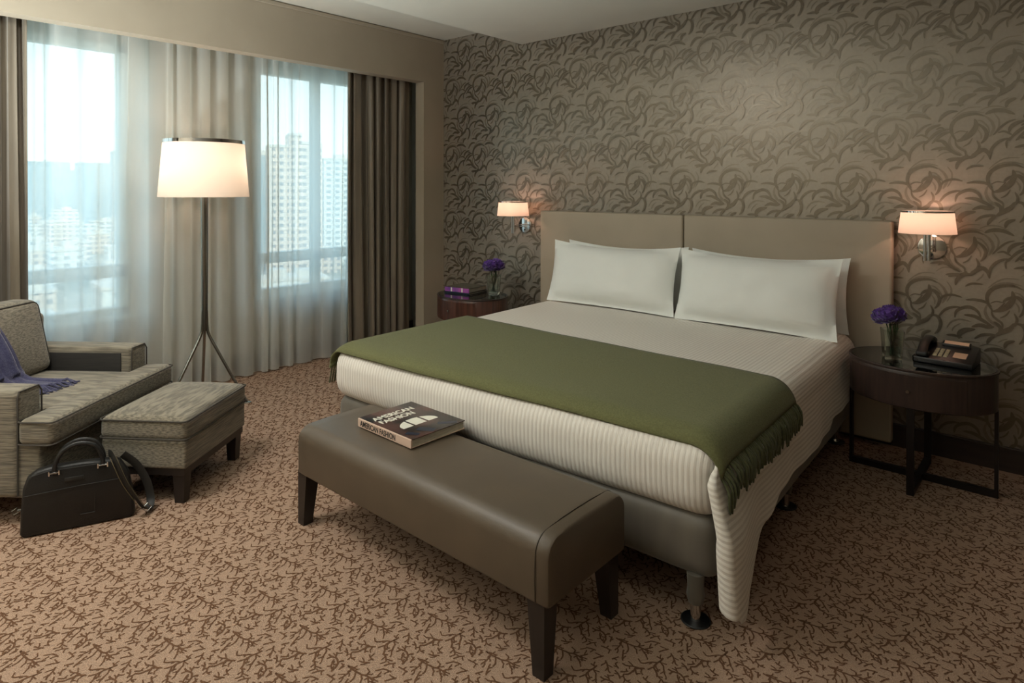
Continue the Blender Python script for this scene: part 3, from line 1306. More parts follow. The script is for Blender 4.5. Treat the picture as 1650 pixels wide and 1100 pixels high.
# book on the bench. local frame: x along the spine, y away from it, origin at the spine's left bottom corner
bz = 0.4235
bk = thing('book', 'large art book with a dark photo cover and pale spine lying on the bench', 'book', (2.155, -2.455, bz), R(-1.0))
BL_, BD_, BH_ = 0.345, 0.275, 0.034
bm = BM(); box(bm, 0.004, BL_ - 0.004, 0.004, BD_ - 0.006, 0.003, BH_ - 0.003)
obj('pages', bm, M['pages'], bk, world=False, smooth=False)
bm = BM()
box(bm, 0, BL_, 0, BD_, BH_ - 0.003, BH_, bevel=0.0008)
obj('front_cover', bm, M['cover'], bk, world=False, smooth=False)
bm = BM()
box(bm, 0, BL_, 0, BD_, 0.0, 0.003, bevel=0.0008)
obj('back_cover', bm, M['spine'], bk, world=False, smooth=False)
bm = BM()
box(bm, 0, BL_, -0.004, 0.004, 0.0, BH_, bevel=0.002)
sp_ = obj('spine', bm, M['spine'], bk, world=False, smooth=False)
bm = text_bm('AMERICAN FASHION', 0.031, Matrix.Translation((0.018, -0.0043, 0.0065)) @ Matrix.Rotation(R(90), 4, 'X'), sx=0.80,
             bold=0.0006)
obj('spine_lettering', bm, M['ink_black'], sp_, world=False, smooth=False)
ct = BM()
for s, yy in (('AMERICAN', 0.085), ('FASHION', 0.132)):
    t_ = text_bm(s, 0.048, Matrix.Translation((yy, 0.022, BH_ + 0.0003)) @ Matrix.Rotation(R(90), 4, 'Z'), sx=0.86, bold=0.0012,
                 align='LEFT')
    me = bpy.data.meshes.new('t'); t_.to_mesh(me); t_.free(); ct.from_mesh(me); bpy.data.meshes.remove(me)
obj('cover_lettering', ct, M['ink_white'], bk, world=False, smooth=False)
# the pale half-oval in three panels printed on the cover
bm = BM()


def arc_panel(y0, y1):
    cxp, cyp, rx, ry = 0.235, 0.135, 0.066, 0.092
    k = 10
    outer = []
    for i in range(k + 1):
        y = y0 + (y1 - y0) * i / k
        dd = max(0, 1 - ((y - cyp) / ry) ** 2)
        outer.append((cxp - rx * math.sqrt(dd), y))
    pts = [(cxp + 0.004, y1), (cxp + 0.004, y0)]
    vs = [bm.verts.new((x, y, BH_ + 0.0006)) for x, y in outer + pts]
    f = bm.faces.new(vs)
    if f.normal.z < 0:
        f.normal_flip()


for a, b in ((0.046, 0.096), (0.106, 0.164), (0.174, 0.224)):
    arc_panel(a, b)
bm.normal_update()
for f in bm.faces:
    if f.normal.z < 0:
        f.normal_flip()
obj('cover_picture', bm, M['ink_white'], bk, world=False, smooth=False)
bm = BM()
rb = random.Random(9)
for (x0, y0, x1, y1, w) in ((0.275, 0.03, 0.325, 0.05, 0.03), (0.27, 0.09, 0.335, 0.12, 0.045), (0.285, 0.18, 0.335, 0.24, 0.03)):
    a, b = Vector((x0, y0)), Vector((x1, y1))
    d = (b - a).normalized()
    n_ = Vector((-d.y, d.x)) * w / 2
    vs = [bm.verts.new((p.x, p.y, BH_ + 0.0004)) for p in (a + n_ * .7, a - n_, b - n_ * .6, b + n_)]
    bm.faces.new(vs)
bm.normal_update()
for f in bm.faces:
    if f.normal.z < 0:
        f.normal_flip()
obj('cover_patch', bm, M['ink_navy'], bk, world=False, smooth=False)


# ------------------------------------------------------------------ nightstands
def nightstand(label, cx, cy, wood):
    t = thing('nightstand', label, 'nightstand', (cx, cy, 0))
    A, B = 0.305, 0.238
    bm = BM()
    lathe(bm, [(0.0001, 0.392), (0.97, 0.392), (1.0, 0.398), (1.0, 0.556), (0.99, 0.562), (0.0001, 0.562)], cx, cy, 72, A, B)
    body = obj('cabinet', bm, wood, t)
    bm = BM()
    lathe(bm, [(0.94, 0.563), (1.012, 0.563), (1.018, 0.568), (1.012, 0.574), (0.985, 0.575), (0.975, 0.571), (0.94, 0.571)], cx, cy,
          72, A, B)
    obj('top_rim', bm, M['dark_wood'], t)
    bm = BM()
    lathe(bm, [(0.0001, 0.564), (0.972, 0.564), (0.972, 0.5745), (0.0001, 0.5745)], cx, cy, 72, A, B)
    obj('glass_top', bm, M['black_glass'], t)
    # drawer: a curved front proud of the cabinet
    bm = BM()
    a0, a1 = R(-152), R(-48)
    P = []
    for i in range(25):
        a = a0 + (a1 - a0) * i / 24
        row = [Vector((cx + A * s * math.cos(a), cy + B * s * math.sin(a), z)) for s, z in
               ((0.99, 0.406), (1.012, 0.406), (1.012, 0.548), (0.99, 0.548))]
        P.append(row)
    grid_surface(bm, P)
    vs0 = P[0]
    bmesh.ops.recalc_face_normals(bm, faces=bm.faces)
    dr = obj('drawer', bm, wood, t)
    bm = BM()
    tube(bm, [(cx - 0.01, cy - B * 1.01, 0.476), (cx - 0.01, cy - B - 0.012, 0.476), (cx - 0.01, cy - B - 0.016, 0.476)],
         [0.004, 0.007, 0.008], 12)
    o = obj('knob', bm, M['nickel'], dr, world=False)
    o.matrix_basis = Matrix.Translation(-Vector(t.location))
    w, th = 0.015, 0.0075
    for k in range(4):
        a = k * PI / 2
        dx, dy = round(math.cos(a)), round(math.sin(a))
        bm = BM()
        rx, ry = (A - 0.006) * dx, (B - 0.004) * dy
        if dx:
            box(bm, cx + rx - th * (1 if dx > 0 else 1), cx + rx + th, cy - w, cy + w, 0.0, 0.395)
        else:
            box(bm, cx - w, cx + w, cy + ry - th, cy + ry + th, 0.0, 0.395)
        obj('leg', bm, M['dark_metal'], t, smooth=False)
    bm = BM()
    box(bm, cx - A + 0.012, cx + A - 0.012, cy - w, cy + w, 0.0, 0.028)
    obj('stretcher', bm, M['dark_metal'], t, smooth=False)
    bm = BM()
    box(bm, cx - w, cx + w, cy - B + 0.012, cy + B - 0.012, 0.0005, 0.0275)
    obj('stretcher', bm, M['dark_metal'], t, smooth=False)
    return t


nightstand('dark oval nightstand right of the bed, under the telephone', 3.808, -0.378, M['dark_wood'])
nightstand('reddish-brown oval nightstand left of the bed, under the purple books', 0.82, -0.45, M['red_wood'])
NT = 0.5752


# ------------------------------------------------------------------ glass vases with flowers
def vase(cx, cy, label, flabel, rz, w0, w1, h, fr, seed, lean):
    t = thing('glass_vase', label, 'vase', (cx, cy, NT), rz)
    bm = BM()

    def ring(w, z):
        return [bm.verts.new((sx_ * w / 2, sy_ * w / 2, z)) for sx_, sy_ in ((-1, -1), (1, -1), (1, 1), (-1, 1))]
    r0, r1, r2, r3 = ring(w0, 0.0), ring(w1, h), ring(w1 - 0.012, h), ring(w0 - 0.012, 0.016)
    for A_, B_ in ((r0, r1), (r1, r2), (r2, r3)):
        for k in range(4):
            bm.faces.new((A_[k], A_[(k + 1) % 4], B_[(k + 1) % 4], B_[k]))
    bm.faces.new(r0[::-1])
    bm.faces.new(r3)
    bm.normal_update()
    obj('glass', bm, M['vase_glass'], t, world=False, smooth=False)
    f = thing('flower_bunch', flabel, 'flowers', (cx, cy, NT + 0.018), rz)
    rr = random.Random(seed)
    bm = BM()
    for k in range(7):
        a, q = rr.uniform(0, 2 * PI), rr.uniform(0.004, 0.016)
        tube(bm, [(q * math.cos(a + 2), q * math.sin(a + 2), 0.0), (q * math.cos(a), q * math.sin(a), h * 0.6),
                  (2.2 * q * math.cos(a) + lean * .5, 2 * q * math.sin(a), h + 0.01)], 0.003, 6)
    for k in range(5):
        a = rr.uniform(0, 2 * PI)
        pts = [Vector((0.006 * math.cos(a), 0.006 * math.sin(a), h * .35)), Vector((0.02 * math.cos(a), 0.02 * math.sin(a), h * .7)),
               Vector((0.026 * math.cos(a + .4), 0.026 * math.sin(a + .4), h * .95))]
        tube(bm, smooth_path(pts, 3), 0.003, 6, flat=(0.008, 0.0008))
    obj('stem', bm, M['leaf'], f, world=False)
    # ruffled petal heads
    for k in range(4):
        a = k * PI / 2 + rr.uniform(-.4, .4)
        q = fr * 0.48
        c = Vector((q * math.cos(a) + lean, q * math.sin(a), h + fr * 0.62 + rr.uniform(-.006, .012)))
        bm = BM()
        rh = fr * 0.62
        for p_ in range(34):
            zz = 1 - 1.75 * (p_ + .5) / 34
            b = p_ * 2.39996
            rr0 = math.sqrt(max(0, 1 - zz * zz))
            n_ = Vector((rr0 * math.cos(b), rr0 * math.sin(b), zz))
            up = Vector((0, 0, 1)) if abs(n_.z) < .9 else Vector((1, 0, 0))
            s1 = n_.cross(up).normalized()
            s2 = (up - n_ * up.dot(n_)).normalized()
            tl_ = rr.uniform(-.5, .5)
            P = []
            for i in range(5):
                row = []
                for j in range(6):
                    u, v = i / 4, (j / 5 - .5) * 2
                    w_ = rh * 0.62 * math.sin(PI * (0.15 + 0.7 * u))
                    q_ = (c + n_ * rh * (0.55 + 0.50 * u + 0.10 * math.sin(v * 7 + p_) * u) + s1 * (v * w_)
                          + s2 * (rh * (0.55 * u * u - 0.15 + tl_ * .3 * u)))
                    row.append(q_)
                P.append(row)
            grid_surface(bm, P)
        bmesh.ops.create_icosphere(bm, subdivisions=2, radius=rh * 0.75, matrix=Matrix.Translation(c))
        obj('flower_head', bm, M['petal'], f, world=False, ang=80)
    bm = BM()
    for k in range(9):
        a = rr.uniform(-1.2, 1.6)
        L = fr * rr.uniform(1.0, 1.45)
        b = Vector((lean + L * 0.8 * math.cos(a), L * 0.8 * math.sin(a), h + fr * rr.uniform(.5, 1.35)))
        tube(bm, [(lean * .5, 0, h), b * .6 + Vector((0, 0, h * .35)), b], 0.0012, 5)
        bmesh.ops.create_icosphere(bm, subdivisions=1, radius=0.004, matrix=Matrix.Translation(b))
    obj('sprig', bm, M['berry'], f, world=False)


vase(3.70, -0.435, 'square tapered glass vase on the right nightstand, beside the telephone',
     'purple ruffled flowers in the vase on the right nightstand', R(20), 0.072, 0.092, 0.140, 0.066, 3, -0.014)
vase(0.945, -0.335, 'square tapered glass vase on the left nightstand, behind the books',
     'purple ruffled flowers in the vase on the left nightstand', R(30), 0.074, 0.096, 0.150, 0.078, 8, -0.004)


# books on the left nightstand
def small_book(label, z, w, d, h, cov_m, rz, ox, oy, bands):
    t = thing('book', label, 'book', (ox, oy, z), rz)
    bm = BM(); box(bm, 0.003, w - 0.003, 0.003, d - 0.003, 0.002, h - 0.002)
    obj('pages', bm, M['pages'], t, world=False, smooth=False)
    bm = BM()
    box(bm, 0, w, 0, d, 0, 0.002)
    box(bm, 0, w, 0, d, h - 0.002, h)
    obj('cover', bm, cov_m[0], t, world=False, smooth=False)
    bm = BM(); box(bm, 0, w, -0.003, 0.004, 0, h, bevel=0.0015)
    s = obj('spine', bm, cov_m[1], t, world=False, smooth=False)
    if bands:
        for x in (w * .28, w * .72):
            bm = BM()
            box(bm, x - 0.006, x + 0.006, -0.0036, -0.002, 0.001, h - 0.001)
            obj('spine_band', bm, M['ink_white'], s, world=False, smooth=False)


small_book('thin dark blue book under the purple book on the left nightstand', NT, 0.245, 0.235, 0.013,
           (M['ink_navy'], M['ink_navy']), R(8), 0.595, -0.535, False)
small_book('purple and pink spined book on top of the stack on the left nightstand', NT + 0.0135, 0.24, 0.23, 0.034,
           (M['grey_cover'], M['purple_cover']), R(8), 0.597, -0.533, True)

# ------------------------------------------------------------------ telephone
ph = thing('telephone', 'black desk telephone with handset and pale keys on the right nightstand', 'telephone',
           (3.912, -0.345, NT), R(-4))
bm = BM()
w2, d2 = 0.118, 0.095


def wedge(bm, x0, x1, y0, y1, zf, zb, z0=0.0, bev=0.005):
    vs = [bm.verts.new(p) for p in ((x0, y0, z0), (x1, y0, z0), (x1, y1, z0), (x0, y1, z0), (x0, y0, zf), (x1, y0, zf), (x1, y1, zb),
                                    (x0, y1, zb))]
    for q in ((3, 2, 1, 0), (4, 5, 6, 7), (0, 1, 5, 4), (1, 2, 6, 5), (2, 3, 7, 6), (3, 0, 4, 7)):
        bm.faces.new([vs[i] for i in q])
    bm.normal_update()
    if bev:
        bmesh.ops.bevel(bm, geom=list(bm.edges), offset=bev, segments=2, affect='EDGES', profile=0.5)


wedge(bm, -w2, w2, -d2, d2, 0.026, 0.072)
obj('phone_base', bm, M['black'], ph, world=False)
slope = (0.072 - 0.026) / (2 * d2)


def zt(y):
    return 0.026 + (y + d2) * slope


bm = BM()
pts = [(-0.082, -0.088, zt(-.088) + 0.020), (-0.085, -0.06, zt(-.06) + 0.030), (-0.087, 0.0, zt(0) + 0.036),
       (-0.085, 0.06, zt(.06) + 0.030), (-0.082, 0.09, zt(.09) + 0.020)]
tube(bm, smooth_path(pts, 4), 0.015, 12, flat=(0.021, 0.010))
for yy in (-0.078, 0.078):
    softbox(bm, -0.083, yy, zt(yy) + 0.012, 0.052, 0.048, 0.026, 0.011, n=4)
obj('handset', bm, M['grip'], ph, world=False)
key = 0
for r_ in range(4):
    for c_ in range(3):
        bm = BM()
        x, y = -0.038 + c_ * 0.021, -0.052 + r_ * 0.022
        wedge(bm, x - 0.008, x + 0.008, y - 0.0075, y + 0.0075, zt(y - .0075) + 0.004, zt(y + .0075) + 0.004, zt(y) - 0.006, 0.0012)
        obj('key', bm, M['key'], ph, world=False)
bm = BM()
wedge(bm, -0.03, 0.085, 0.058, 0.082, zt(.058) + 0.012, zt(.082) + 0.020, 0.05, 0.003)
obj('display_housing', bm, M['black'], ph, world=False)
bm = BM()
wedge(bm, -0.022, 0.077, 0.061, 0.079, zt(.061) + 0.0145, zt(.079) + 0.0205, 0.055, 0)
obj('display', bm, M['label'], ph, world=False, smooth=False)
bm = BM()
wedge(bm, 0.032, 0.084, -0.050, 0.004, zt(-.05) + 0.002, zt(.004) + 0.002, 0.02, 0)
obj('label_card', bm, M['label'], ph, world=False, smooth=False)
bm = BM()
pts = []
for k in range(120):
    a = k * 0.9
    s = k / 119
    x = -0.10 - 0.035 * math.sin(s * PI)
    y = -0.095 + 0.20 * s
    pts.append((x + 0.005 * math.cos(a), y, 0.007 + 0.005 * math.sin(a)))
tube(bm, pts, 0.0018, 5)
obj('cord', bm, M['grip'], ph, world=False)


# ------------------------------------------------------------------ wall sconces
def sconce(label, px, pz, sx_):
    t = thing('wall_sconce', label, 'wall lamp', (px, 0.0, pz))
    bm = BM()
    prof = [(0.0001, 0.0), (0.064, 0.0), (0.066, 0.004), (0.064, 0.012), (0.058, 0.014), (0.0001, 0.0145)]
    lathe(bm, prof, 0, 0, 40)
    bmesh.ops.transform(bm, matrix=Matrix.Rotation(R(90), 4, 'X'), verts=bm.verts)
    bp = obj('backplate', bm, M['chrome'], t, world=False)
    bm = BM()
    tube(bm, [(0.0, -0.014, -0.038), (0.0, -0.018, -0.038)], 0.006, 12)
    obj('switch', bm, M['black'], bp, world=False)
    sy_ = -0.165
    bm = BM()
    for dz in (-0.007, 0.007):
        tube(bm, [(0, -0.01, dz), (sx_, sy_, dz)], 0.0045, 10)
    obj('arm', bm, M['chrome'], t, world=False)
    bm = BM()
    for dx in (-0.0085, 0.0085):
        tube(bm, [(sx_ + dx, sy_ + 0.0, -0.058), (sx_ + dx, sy_, 0.10)], 0.0075, 14)
    obj('stem', bm, M['chrome'], t, world=False)
    bm = BM()
    lathe(bm, [(0.128, 0.082), (0.116, 0.188)], sx_, sy_, 56)
    sh = obj('lamp_shade', bm, M['shade'], t, world=False)
    bm = BM()
    lathe(bm, [(0.1150, 0.188), (0.1175, 0.188), (0.1172, 0.197), (0.1147, 0.197), (0.1150, 0.188)], sx_, sy_, 56)
    obj('shade_ring', bm, M['chrome'], sh, world=False)
    bm = BM()
    lathe(bm, [(0.0001, 0.10), (0.012, 0.102), (0.017, 0.122), (0.012, 0.142), (0.0001, 0.145)], sx_, sy_, 16)
    obj('bulb', bm, M['bulb'], t, world=False)
    light('sconce_light', 'POINT', (sx_, sy_, 0.150), 1.4, (1.0, 0.56, 0.42), parent=t, shadow_soft_size=0.02)
    return t


sconce('chrome wall sconce with small lit cream shade above the left nightstand', 0.99, 1.105, 0.005)
sconce('chrome wall sconce with small lit cream shade above the telephone', 3.803, 1.095, 0.0)

# ------------------------------------------------------------------ floor lamp
LX, LY = 0.09, -2.197
fl = thing('floor_lamp', 'tall chrome tripod floor lamp with a lit cream drum shade by the windows', 'floor lamp', (LX, LY, 0))
bm = BM()
tube(bm, [(0, 0, 0.47), (0, 0, 1.50)], [0.019, 0.024], 20)
obj('pole', bm, M['nickel'], fl, world=False)
for a in (40, 160, 280):
    aw = R(a)
    dx, dy = math.cos(aw), math.sin(aw)
    prof = [(0.012, 0.60), (0.016, 0.50), (0.030, 0.44), (0.09, 0.33), (0.17, 0.19), (0.25, 0.055), (0.279, 0.012)]
    bm = BM()
    tube(bm, smooth_path([(dx * r_, dy * r_, z) for r_, z in prof], 5), 0.0095, 12)
    lg = obj('leg', bm, M['nickel'], fl, world=False)
    bm = BM()
    lathe(bm, [(0.0001, 0.0005), (0.022, 0.0005), (0.023, 0.004), (0.016, 0.009), (0.0001, 0.011)], dx * 0.283, dy * 0.283, 20)
    obj('foot', bm, M['nickel'], lg, world=False)
bm = BM()
lathe(bm, [(0.272, 1.347), (0.272, 1.349), (0.243, 1.695)], 0, 0, 72)
sh = obj('lamp_shade', bm, M['shade'], fl, world=False)
bm = BM()
lathe(bm, [(0.2425, 1.692), (0.2455, 1.692), (0.2445, 1.714), (0.2415, 1.714), (0.2425, 1.692)], 0, 0, 72)
obj('shade_ring', bm, M['chrome'], sh, world=False)
bm = BM()
for a in (20, 140, 260):
    tube(bm, [(0, 0, 1.66), (0.242 * math.cos(R(a)), 0.242 * math.sin(R(a)), 1.70)], 0.002, 6)
obj('shade_spider', bm, M['nickel'], fl, world=False)
for sx_ in (-1, 1):
    bx_, by_ = sx_ * 0.395 * 0.11, sx_ * 0.919 * 0.11
    bm = BM()
    tube(bm, [(0, 0, 1.47), (bx_, by_, 1.45), (bx_, by_, 1.465)], 0.008, 8)
    lathe(bm, [(0.0001, 1.465), (0.012, 1.467), (0.012, 1.475), (0.0001, 1.478)], bx_, by_, 16)
    obj('lamp_arm', bm, M['nickel'], fl, world=False)
    bm = BM()
    lathe(bm, [(0.0001, 1.475), (0.012, 1.478), (0.022, 1.505), (0.014, 1.528), (0.0001, 1.532)], bx_, by_, 16)
    obj('bulb', bm, M['bulb'], fl, world=False)
    light('floor_lamp_light', 'POINT', (bx_, by_, 1.56), 1.75, (1.0, 0.76, 0.60), parent=fl, shadow_soft_size=0.02)

# ------------------------------------------------------------------ armchair
# local frame: x towards the bed (the way it faces), y towards the window side, origin under the seat front's middle
CA = R(38.8)
ch = thing('armchair', 'wide low armchair in grey-brown ribbed chenille with dark inner arms', 'armchair', (0.935, -2.950, 0), CA)
W = 0.440
bm = BM()
softbox(bm, -0.46, 0, 0.228, 0.80, 2 * W - 0.03, 0.236, 0.02, n=8)
obj('seat_frame', bm, M['chair'], ch, world=False)


def seat_fn(p):
    return p


bm = BM()
softbox(bm, -0.075, 0, 0.390, 0.15, 2 * W, 0.108, 0.028, n=10, crown=(0.006, 0, 0.004))
softbox(bm, -0.38, 0, 0.388, 0.62, 2 * (W - 0.152), 0.108, 0.028, n=10, crown=(0, 0, 0.014))
cu = obj('seat_cushion', bm, M['chair'], ch, world=False)


def rect_loop(x0, x1, y0, y1, z, r=0.025, k=4):
    pts = []
    for (cx, cy, a0) in ((x1 - r, y1 - r, 0), (x0 + r, y1 - r, 90), (x0 + r, y0 + r, 180), (x1 - r, y0 + r, 270)):
        for i in range(k + 1):
            a = R(a0 + 90 * i / k)
            pts.append((cx + r * math.cos(a), cy + r * math.sin(a), z))
    return pts


bm = BM()
for z in (0.435, 0.343):
    tube(bm, rect_loop(-0.152, 0.004, -W - 0.001, W + 0.001, z), 0.0035, 6, closed=True)
obj('piping', bm, M['piping'], cu, world=False)
for s in (-1, 1):
    bm = BM()
    softbox(bm, -0.49, s * (W - 0.070), 0.339, 0.68, 0.14, 0.438, 0.022, n=8, crown=(0, 0, 0.004))
    ar = obj('arm', bm, M['chair'], ch, world=False)
    bm = BM()
    yi = s * (W - 0.1405)
    box(bm, -0.72, -0.20, min(yi, yi - s * 0.006), max(yi, yi - s * 0.006), 0.36, 0.532, bevel=0.002)
    obj('arm_panel', bm, M['arm_dark'], ar, world=False)
    bm = BM()
    xf = -0.148
    for ya, yb in ((s * (W - 0.006), s * (W - 0.134)),):
        pts = [(xf, ya, 0.13), (xf, ya, 0.53), (xf - 0.004, ya - s * 0.012, 0.5545), (xf - 0.004, yb + s * 0.012, 0.5545), (xf, yb, 0.53),
               (xf, yb, 0.40)]
        tube(bm, pts, 0.0035, 6)
    obj('piping', bm, M['piping'], ar, world=False)
bm = BM()
softbox(bm, -0.80, 0, 0.42, 0.16, 2 * W, 0.60, 0.03, n=8)
obj('back_frame', bm, M['chair'], ch, world=False)


def back_fn(p):
    # leans back with height
    p.x -= (p.z - 0.45) * 0.22
    return p


bm = BM()
softbox(bm, -0.63, 0, 0.635, 0.15, 2 * (W - 0.152), 0.36, 0.035, n=10, crown=(0.03, 0, 0.01), fn=back_fn)
bc = obj('back_cushion', bm, M['chair'], ch, world=False)
bm = BM()
yy0, yy1, zz0, zz1 = -(W - 0.166), W - 0.166, 0.475, 0.803
for xx in (-0.563, -0.697):
    pts = []
    for (cy, cz, a0) in ((yy1 - .03, zz1 - .03, 0), (yy0 + .03, zz1 - .03, 90), (yy0 + .03, zz0 + .03, 180), (yy1 - .03, zz0 + .03, 270)):
        for i in range(5):
            a = R(a0 + 90 * i / 4)
            pts.append(back_fn(Vector((xx, cy + .034 * math.cos(a), cz + .034 * math.sin(a)))))
    tube(bm, pts, 0.004, 6, closed=True)
obj('piping', bm, M['piping'], bc, world=False)
for sx_ in (-0.80, -0.12):
    for sy_ in (-1, 1):
        bm = BM()
        box(bm, sx_ - 0.03, sx_ + 0.03, sy_ * (W - 0.06) - 0.03, sy_ * (W - 0.06) + 0.03, 0.0, 0.112)
        obj('leg', bm, M['leg_wood'], ch, world=False, smooth=False)

# blue throw over the chair: down the back cushion and onto the seat, in the chair's frame
bt = thing('throw_blanket', 'slate blue fringed throw draped over the back and seat of the armchair', 'blanket',
           tuple(ch.location), CA)
P = []
NW = 26
pathc = [(-0.80, 0.70), (-0.775, 0.83), (-0.735, 0.858), (-0.69, 0.83), (-0.60, 0.72), (-0.535, 0.60), (-0.51, 0.52), (-0.47, 0.472),
         (-0.42, 0.462), (-0.37, 0.458), (-0.33, 0.456)]
pc = smooth_path([Vector((a, 0, b)) for a, b in pathc], 4)
for i, c in enumerate(pc):
    t = i / (len(pc) - 1)
    row = []
    y0 = -0.14 + 0.02 * t
    wd = 0.20 + 0.02 * t
    for j in range(NW + 1):
        u = j / NW
        y = y0 + (u - 0.5) * wd * (1 + .15 * math.sin(t * 3)) + 0.05 * t ** 2
        fold = 0.012 * math.sin(u * 17 + t * 2) + 0.006 * math.sin(u * 31 + 1)
        row.append(Vector((c.x + (fold + 0.012 if t < .65 else 0.10 * u * (t - .65)), y, c.z + (abs(fold) * 0.9 + 0.004 if t >= .55 else 0.006))))
    P.append(row)
bm = BM()
grid_surface(bm, P)
o = obj('blanket', bm, M['blue'], bt, world=False, ang=70)
solidify(o, 0.006, 0.0)
bm = BM()
rf = random.Random(6)
for k in range(24):
    u = (k + .5) / 24
    e0 = P[-1][int(u * NW)]
    L = rf.uniform(0.05, 0.075)
    a = rf.uniform(-0.5, 0.4)
    pts = [e0 + Vector((L * q * math.cos(a), L * q * math.sin(a), -0.008 * q + 0.006 * math.sin(q * 6))) for q in (0, .25, .5, .75, 1)]
    tube(bm, pts, [0.004, 0.005, 0.005, 0.005, 0.003], 6)
o = obj('fringe', bm, M['blue'], bt, world=False)
o['kind'] = 'stuff'

# ------------------------------------------------------------------ ottoman: local x along its long side (away from camera), y to the left
OA = math.atan2(0.80, -0.60)
ot = thing('ottoman', 'upholstered ottoman with loose cushion and dark wooden legs before the armchair', 'ottoman',
           (1.430, -2.850, 0), OA)
OLn, OWd = 0.54, 0.40
bm = BM()
softbox(bm, OLn / 2, OWd / 2, 0.222, OLn - 0.006, OWd - 0.006, 0.125, 0.012, n=8)
obj('frame', bm, M['chair'], ot, world=False)
bm = BM()
box(bm, 0.012, OLn - 0.012, 0.012, OWd - 0.012, 0.128, 0.164)
obj('plinth', bm, M['leg_wood'], ot, world=False, smooth=False)
bm = BM()
softbox(bm, OLn / 2, OWd / 2, 0.332, OLn + 0.006, OWd + 0.006, 0.098, 0.028, n=14, crown=(0, 0, 0.026))
cu = obj('cushion', bm, M['chair'], ot, world=False)
bm = BM()
for z in (0.372, 0.293):
    tube(bm, rect_loop(-0.005, OLn + 0.005, -0.005, OWd + 0.005, z), 0.0036, 6, closed=True)
obj('piping', bm, M['piping'], cu, world=False)
for lx in (0.045, OLn - 0.045):
    for ly in (0.045, OWd - 0.045):
        bm = BM()
        t, b = 0.028, 0.021
        vs = [bm.verts.new((lx + dx * t, ly + dy * t, 0.15)) for dx, dy in ((-1, -1), (1, -1), (1, 1), (-1, 1))]
        vb = [bm.verts.new((lx + dx * b, ly + dy * b, 0.0)) for dx, dy in ((-1, -1), (1, -1), (1, 1), (-1, 1))]
        bm.faces.new(vs)
        bm.faces.new(vb[::-1])
        for k in range(4):
            bm.faces.new((vb[k], vb[(k + 1) % 4], vs[(k + 1) % 4], vs[k]))
        bm.normal_update()
        obj('leg', bm, M['leg_wood'], ot, world=False, smooth=False)

# ------------------------------------------------------------------ briefcase: local x along its length, y away from the camera
BA = math.atan2(0.372, 0.145)
bg_ = thing('briefcase', 'black leather briefcase with twin handles standing on the carpet by the ottoman', 'bag',
            (1.215, -3.402, 0), BA)
bm = BM()
prof = [(0.0, 0.012), (0.012, 0.0), (0.385, 0.0), (0.398, 0.012), (0.392, 0.09), (0.375, 0.185), (0.345, 0.24), (0.325, 0.252),
        (0.20, 0.262), (0.10, 0.262), (0.055, 0.255), (0.022, 0.232), (0.008, 0.19), (0.002, 0.10)]
lean = 0.07
D = 0.075
nprof = len(prof)
rings = []
for (yy, ins) in ((0.0, 0.010), (0.006, 0.003), (0.018, 0.0), (D - 0.018, 0.0), (D - 0.006, 0.003), (D, 0.010)):
    ring = []
    for (x, z) in prof:
        cxp, czp = 0.198, 0.13
        f = 1 - ins / 0.16
        z2 = czp + (z - czp) * f
        ring.append(bm.verts.new((cxp + (x - cxp) * f, yy * (1 - 0.35 * z / 0.26) + z * lean, z2)))
    rings.append(ring)
for A_, B_ in zip(rings, rings[1:]):
    for k in range(nprof):
        bm.faces.new((A_[k], A_[(k + 1) % nprof], B_[(k + 1) % nprof], B_[k]))
bm.faces.new(rings[0][::-1])
bm.faces.new(rings[-1])
bmesh.ops.recalc_face_normals(bm, faces=bm.faces)
obj('bag_body', bm, M['bag'], bg_, world=False, ang=50)


def fy(z, o_=-0.0035):
    return z * lean + o_


bm = BM()
tube(bm, [(0.012, fy(.165), 0.165), (0.20, fy(.172), 0.172), (0.372, fy(.172), 0.172)], 0.0016, 6)
obj('seam', bm, M['strap'], bg_, world=False)
bm = BM()
tube(bm, [(0.03, fy(.238), 0.238), (0.10, fy(.252), 0.250), (0.30, fy(.248), 0.246)], 0.0018, 6)
obj('seam', bm, M['strap'], bg_, world=False)
bm = BM()
pts = [(0.255, 0.13), (0.255, 0.055), (0.205, 0.055)]
tube(bm, [(x, fy(z), z) for x, z in pts], 0.0016, 6)
obj('pocket_stitching', bm, M['strap'], bg_, world=False)
bm = BM()
wz = 0.202
v = []
for x, z in ((0.150, 0.196), (0.215, 0.196), (0.215, 0.212), (0.150, 0.212)):
    v.append((x, z))
box(bm, 0.150, 0.215, fy(.204) - 0.0035, fy(.204) + 0.002, 0.196, 0.212, bevel=0.001)
obj('name_patch', bm, M['strap'], bg_, world=False)
for yo in (0.0, 0.045):
    bm = BM()
    pts = [(0.115, fy(.235) + yo, 0.232), (0.118, fy(.27) + yo, 0.275), (0.145, fy(.32) + yo, 0.322), (0.195, fy(.34) + yo, 0.343),
           (0.25, fy(.33) + yo, 0.327), (0.278, fy(.28) + yo, 0.28), (0.283, fy(.235) + yo, 0.238)]
    tube(bm, smooth_path(pts, 5), 0.0085, 10)
    hd = obj('handle', bm, M['bag'], bg_, world=False)
    if yo == 0.0:
        for x in (0.115, 0.283):
            bm = BM()
            for dx in (-0.017, 0.017):
                box(bm, x + dx - 0.0025, x + dx + 0.0025, fy(.24) - 0.012, fy(.24) - 0.004, 0.232, 0.252, bevel=0.001)
            tube(bm, [(x - 0.017, fy(.24) - 0.008, 0.242), (x + 0.017, fy(.24) - 0.008, 0.242)], 0.003, 8)
            obj('buckle', bm, M['chrome'], hd, world=False)
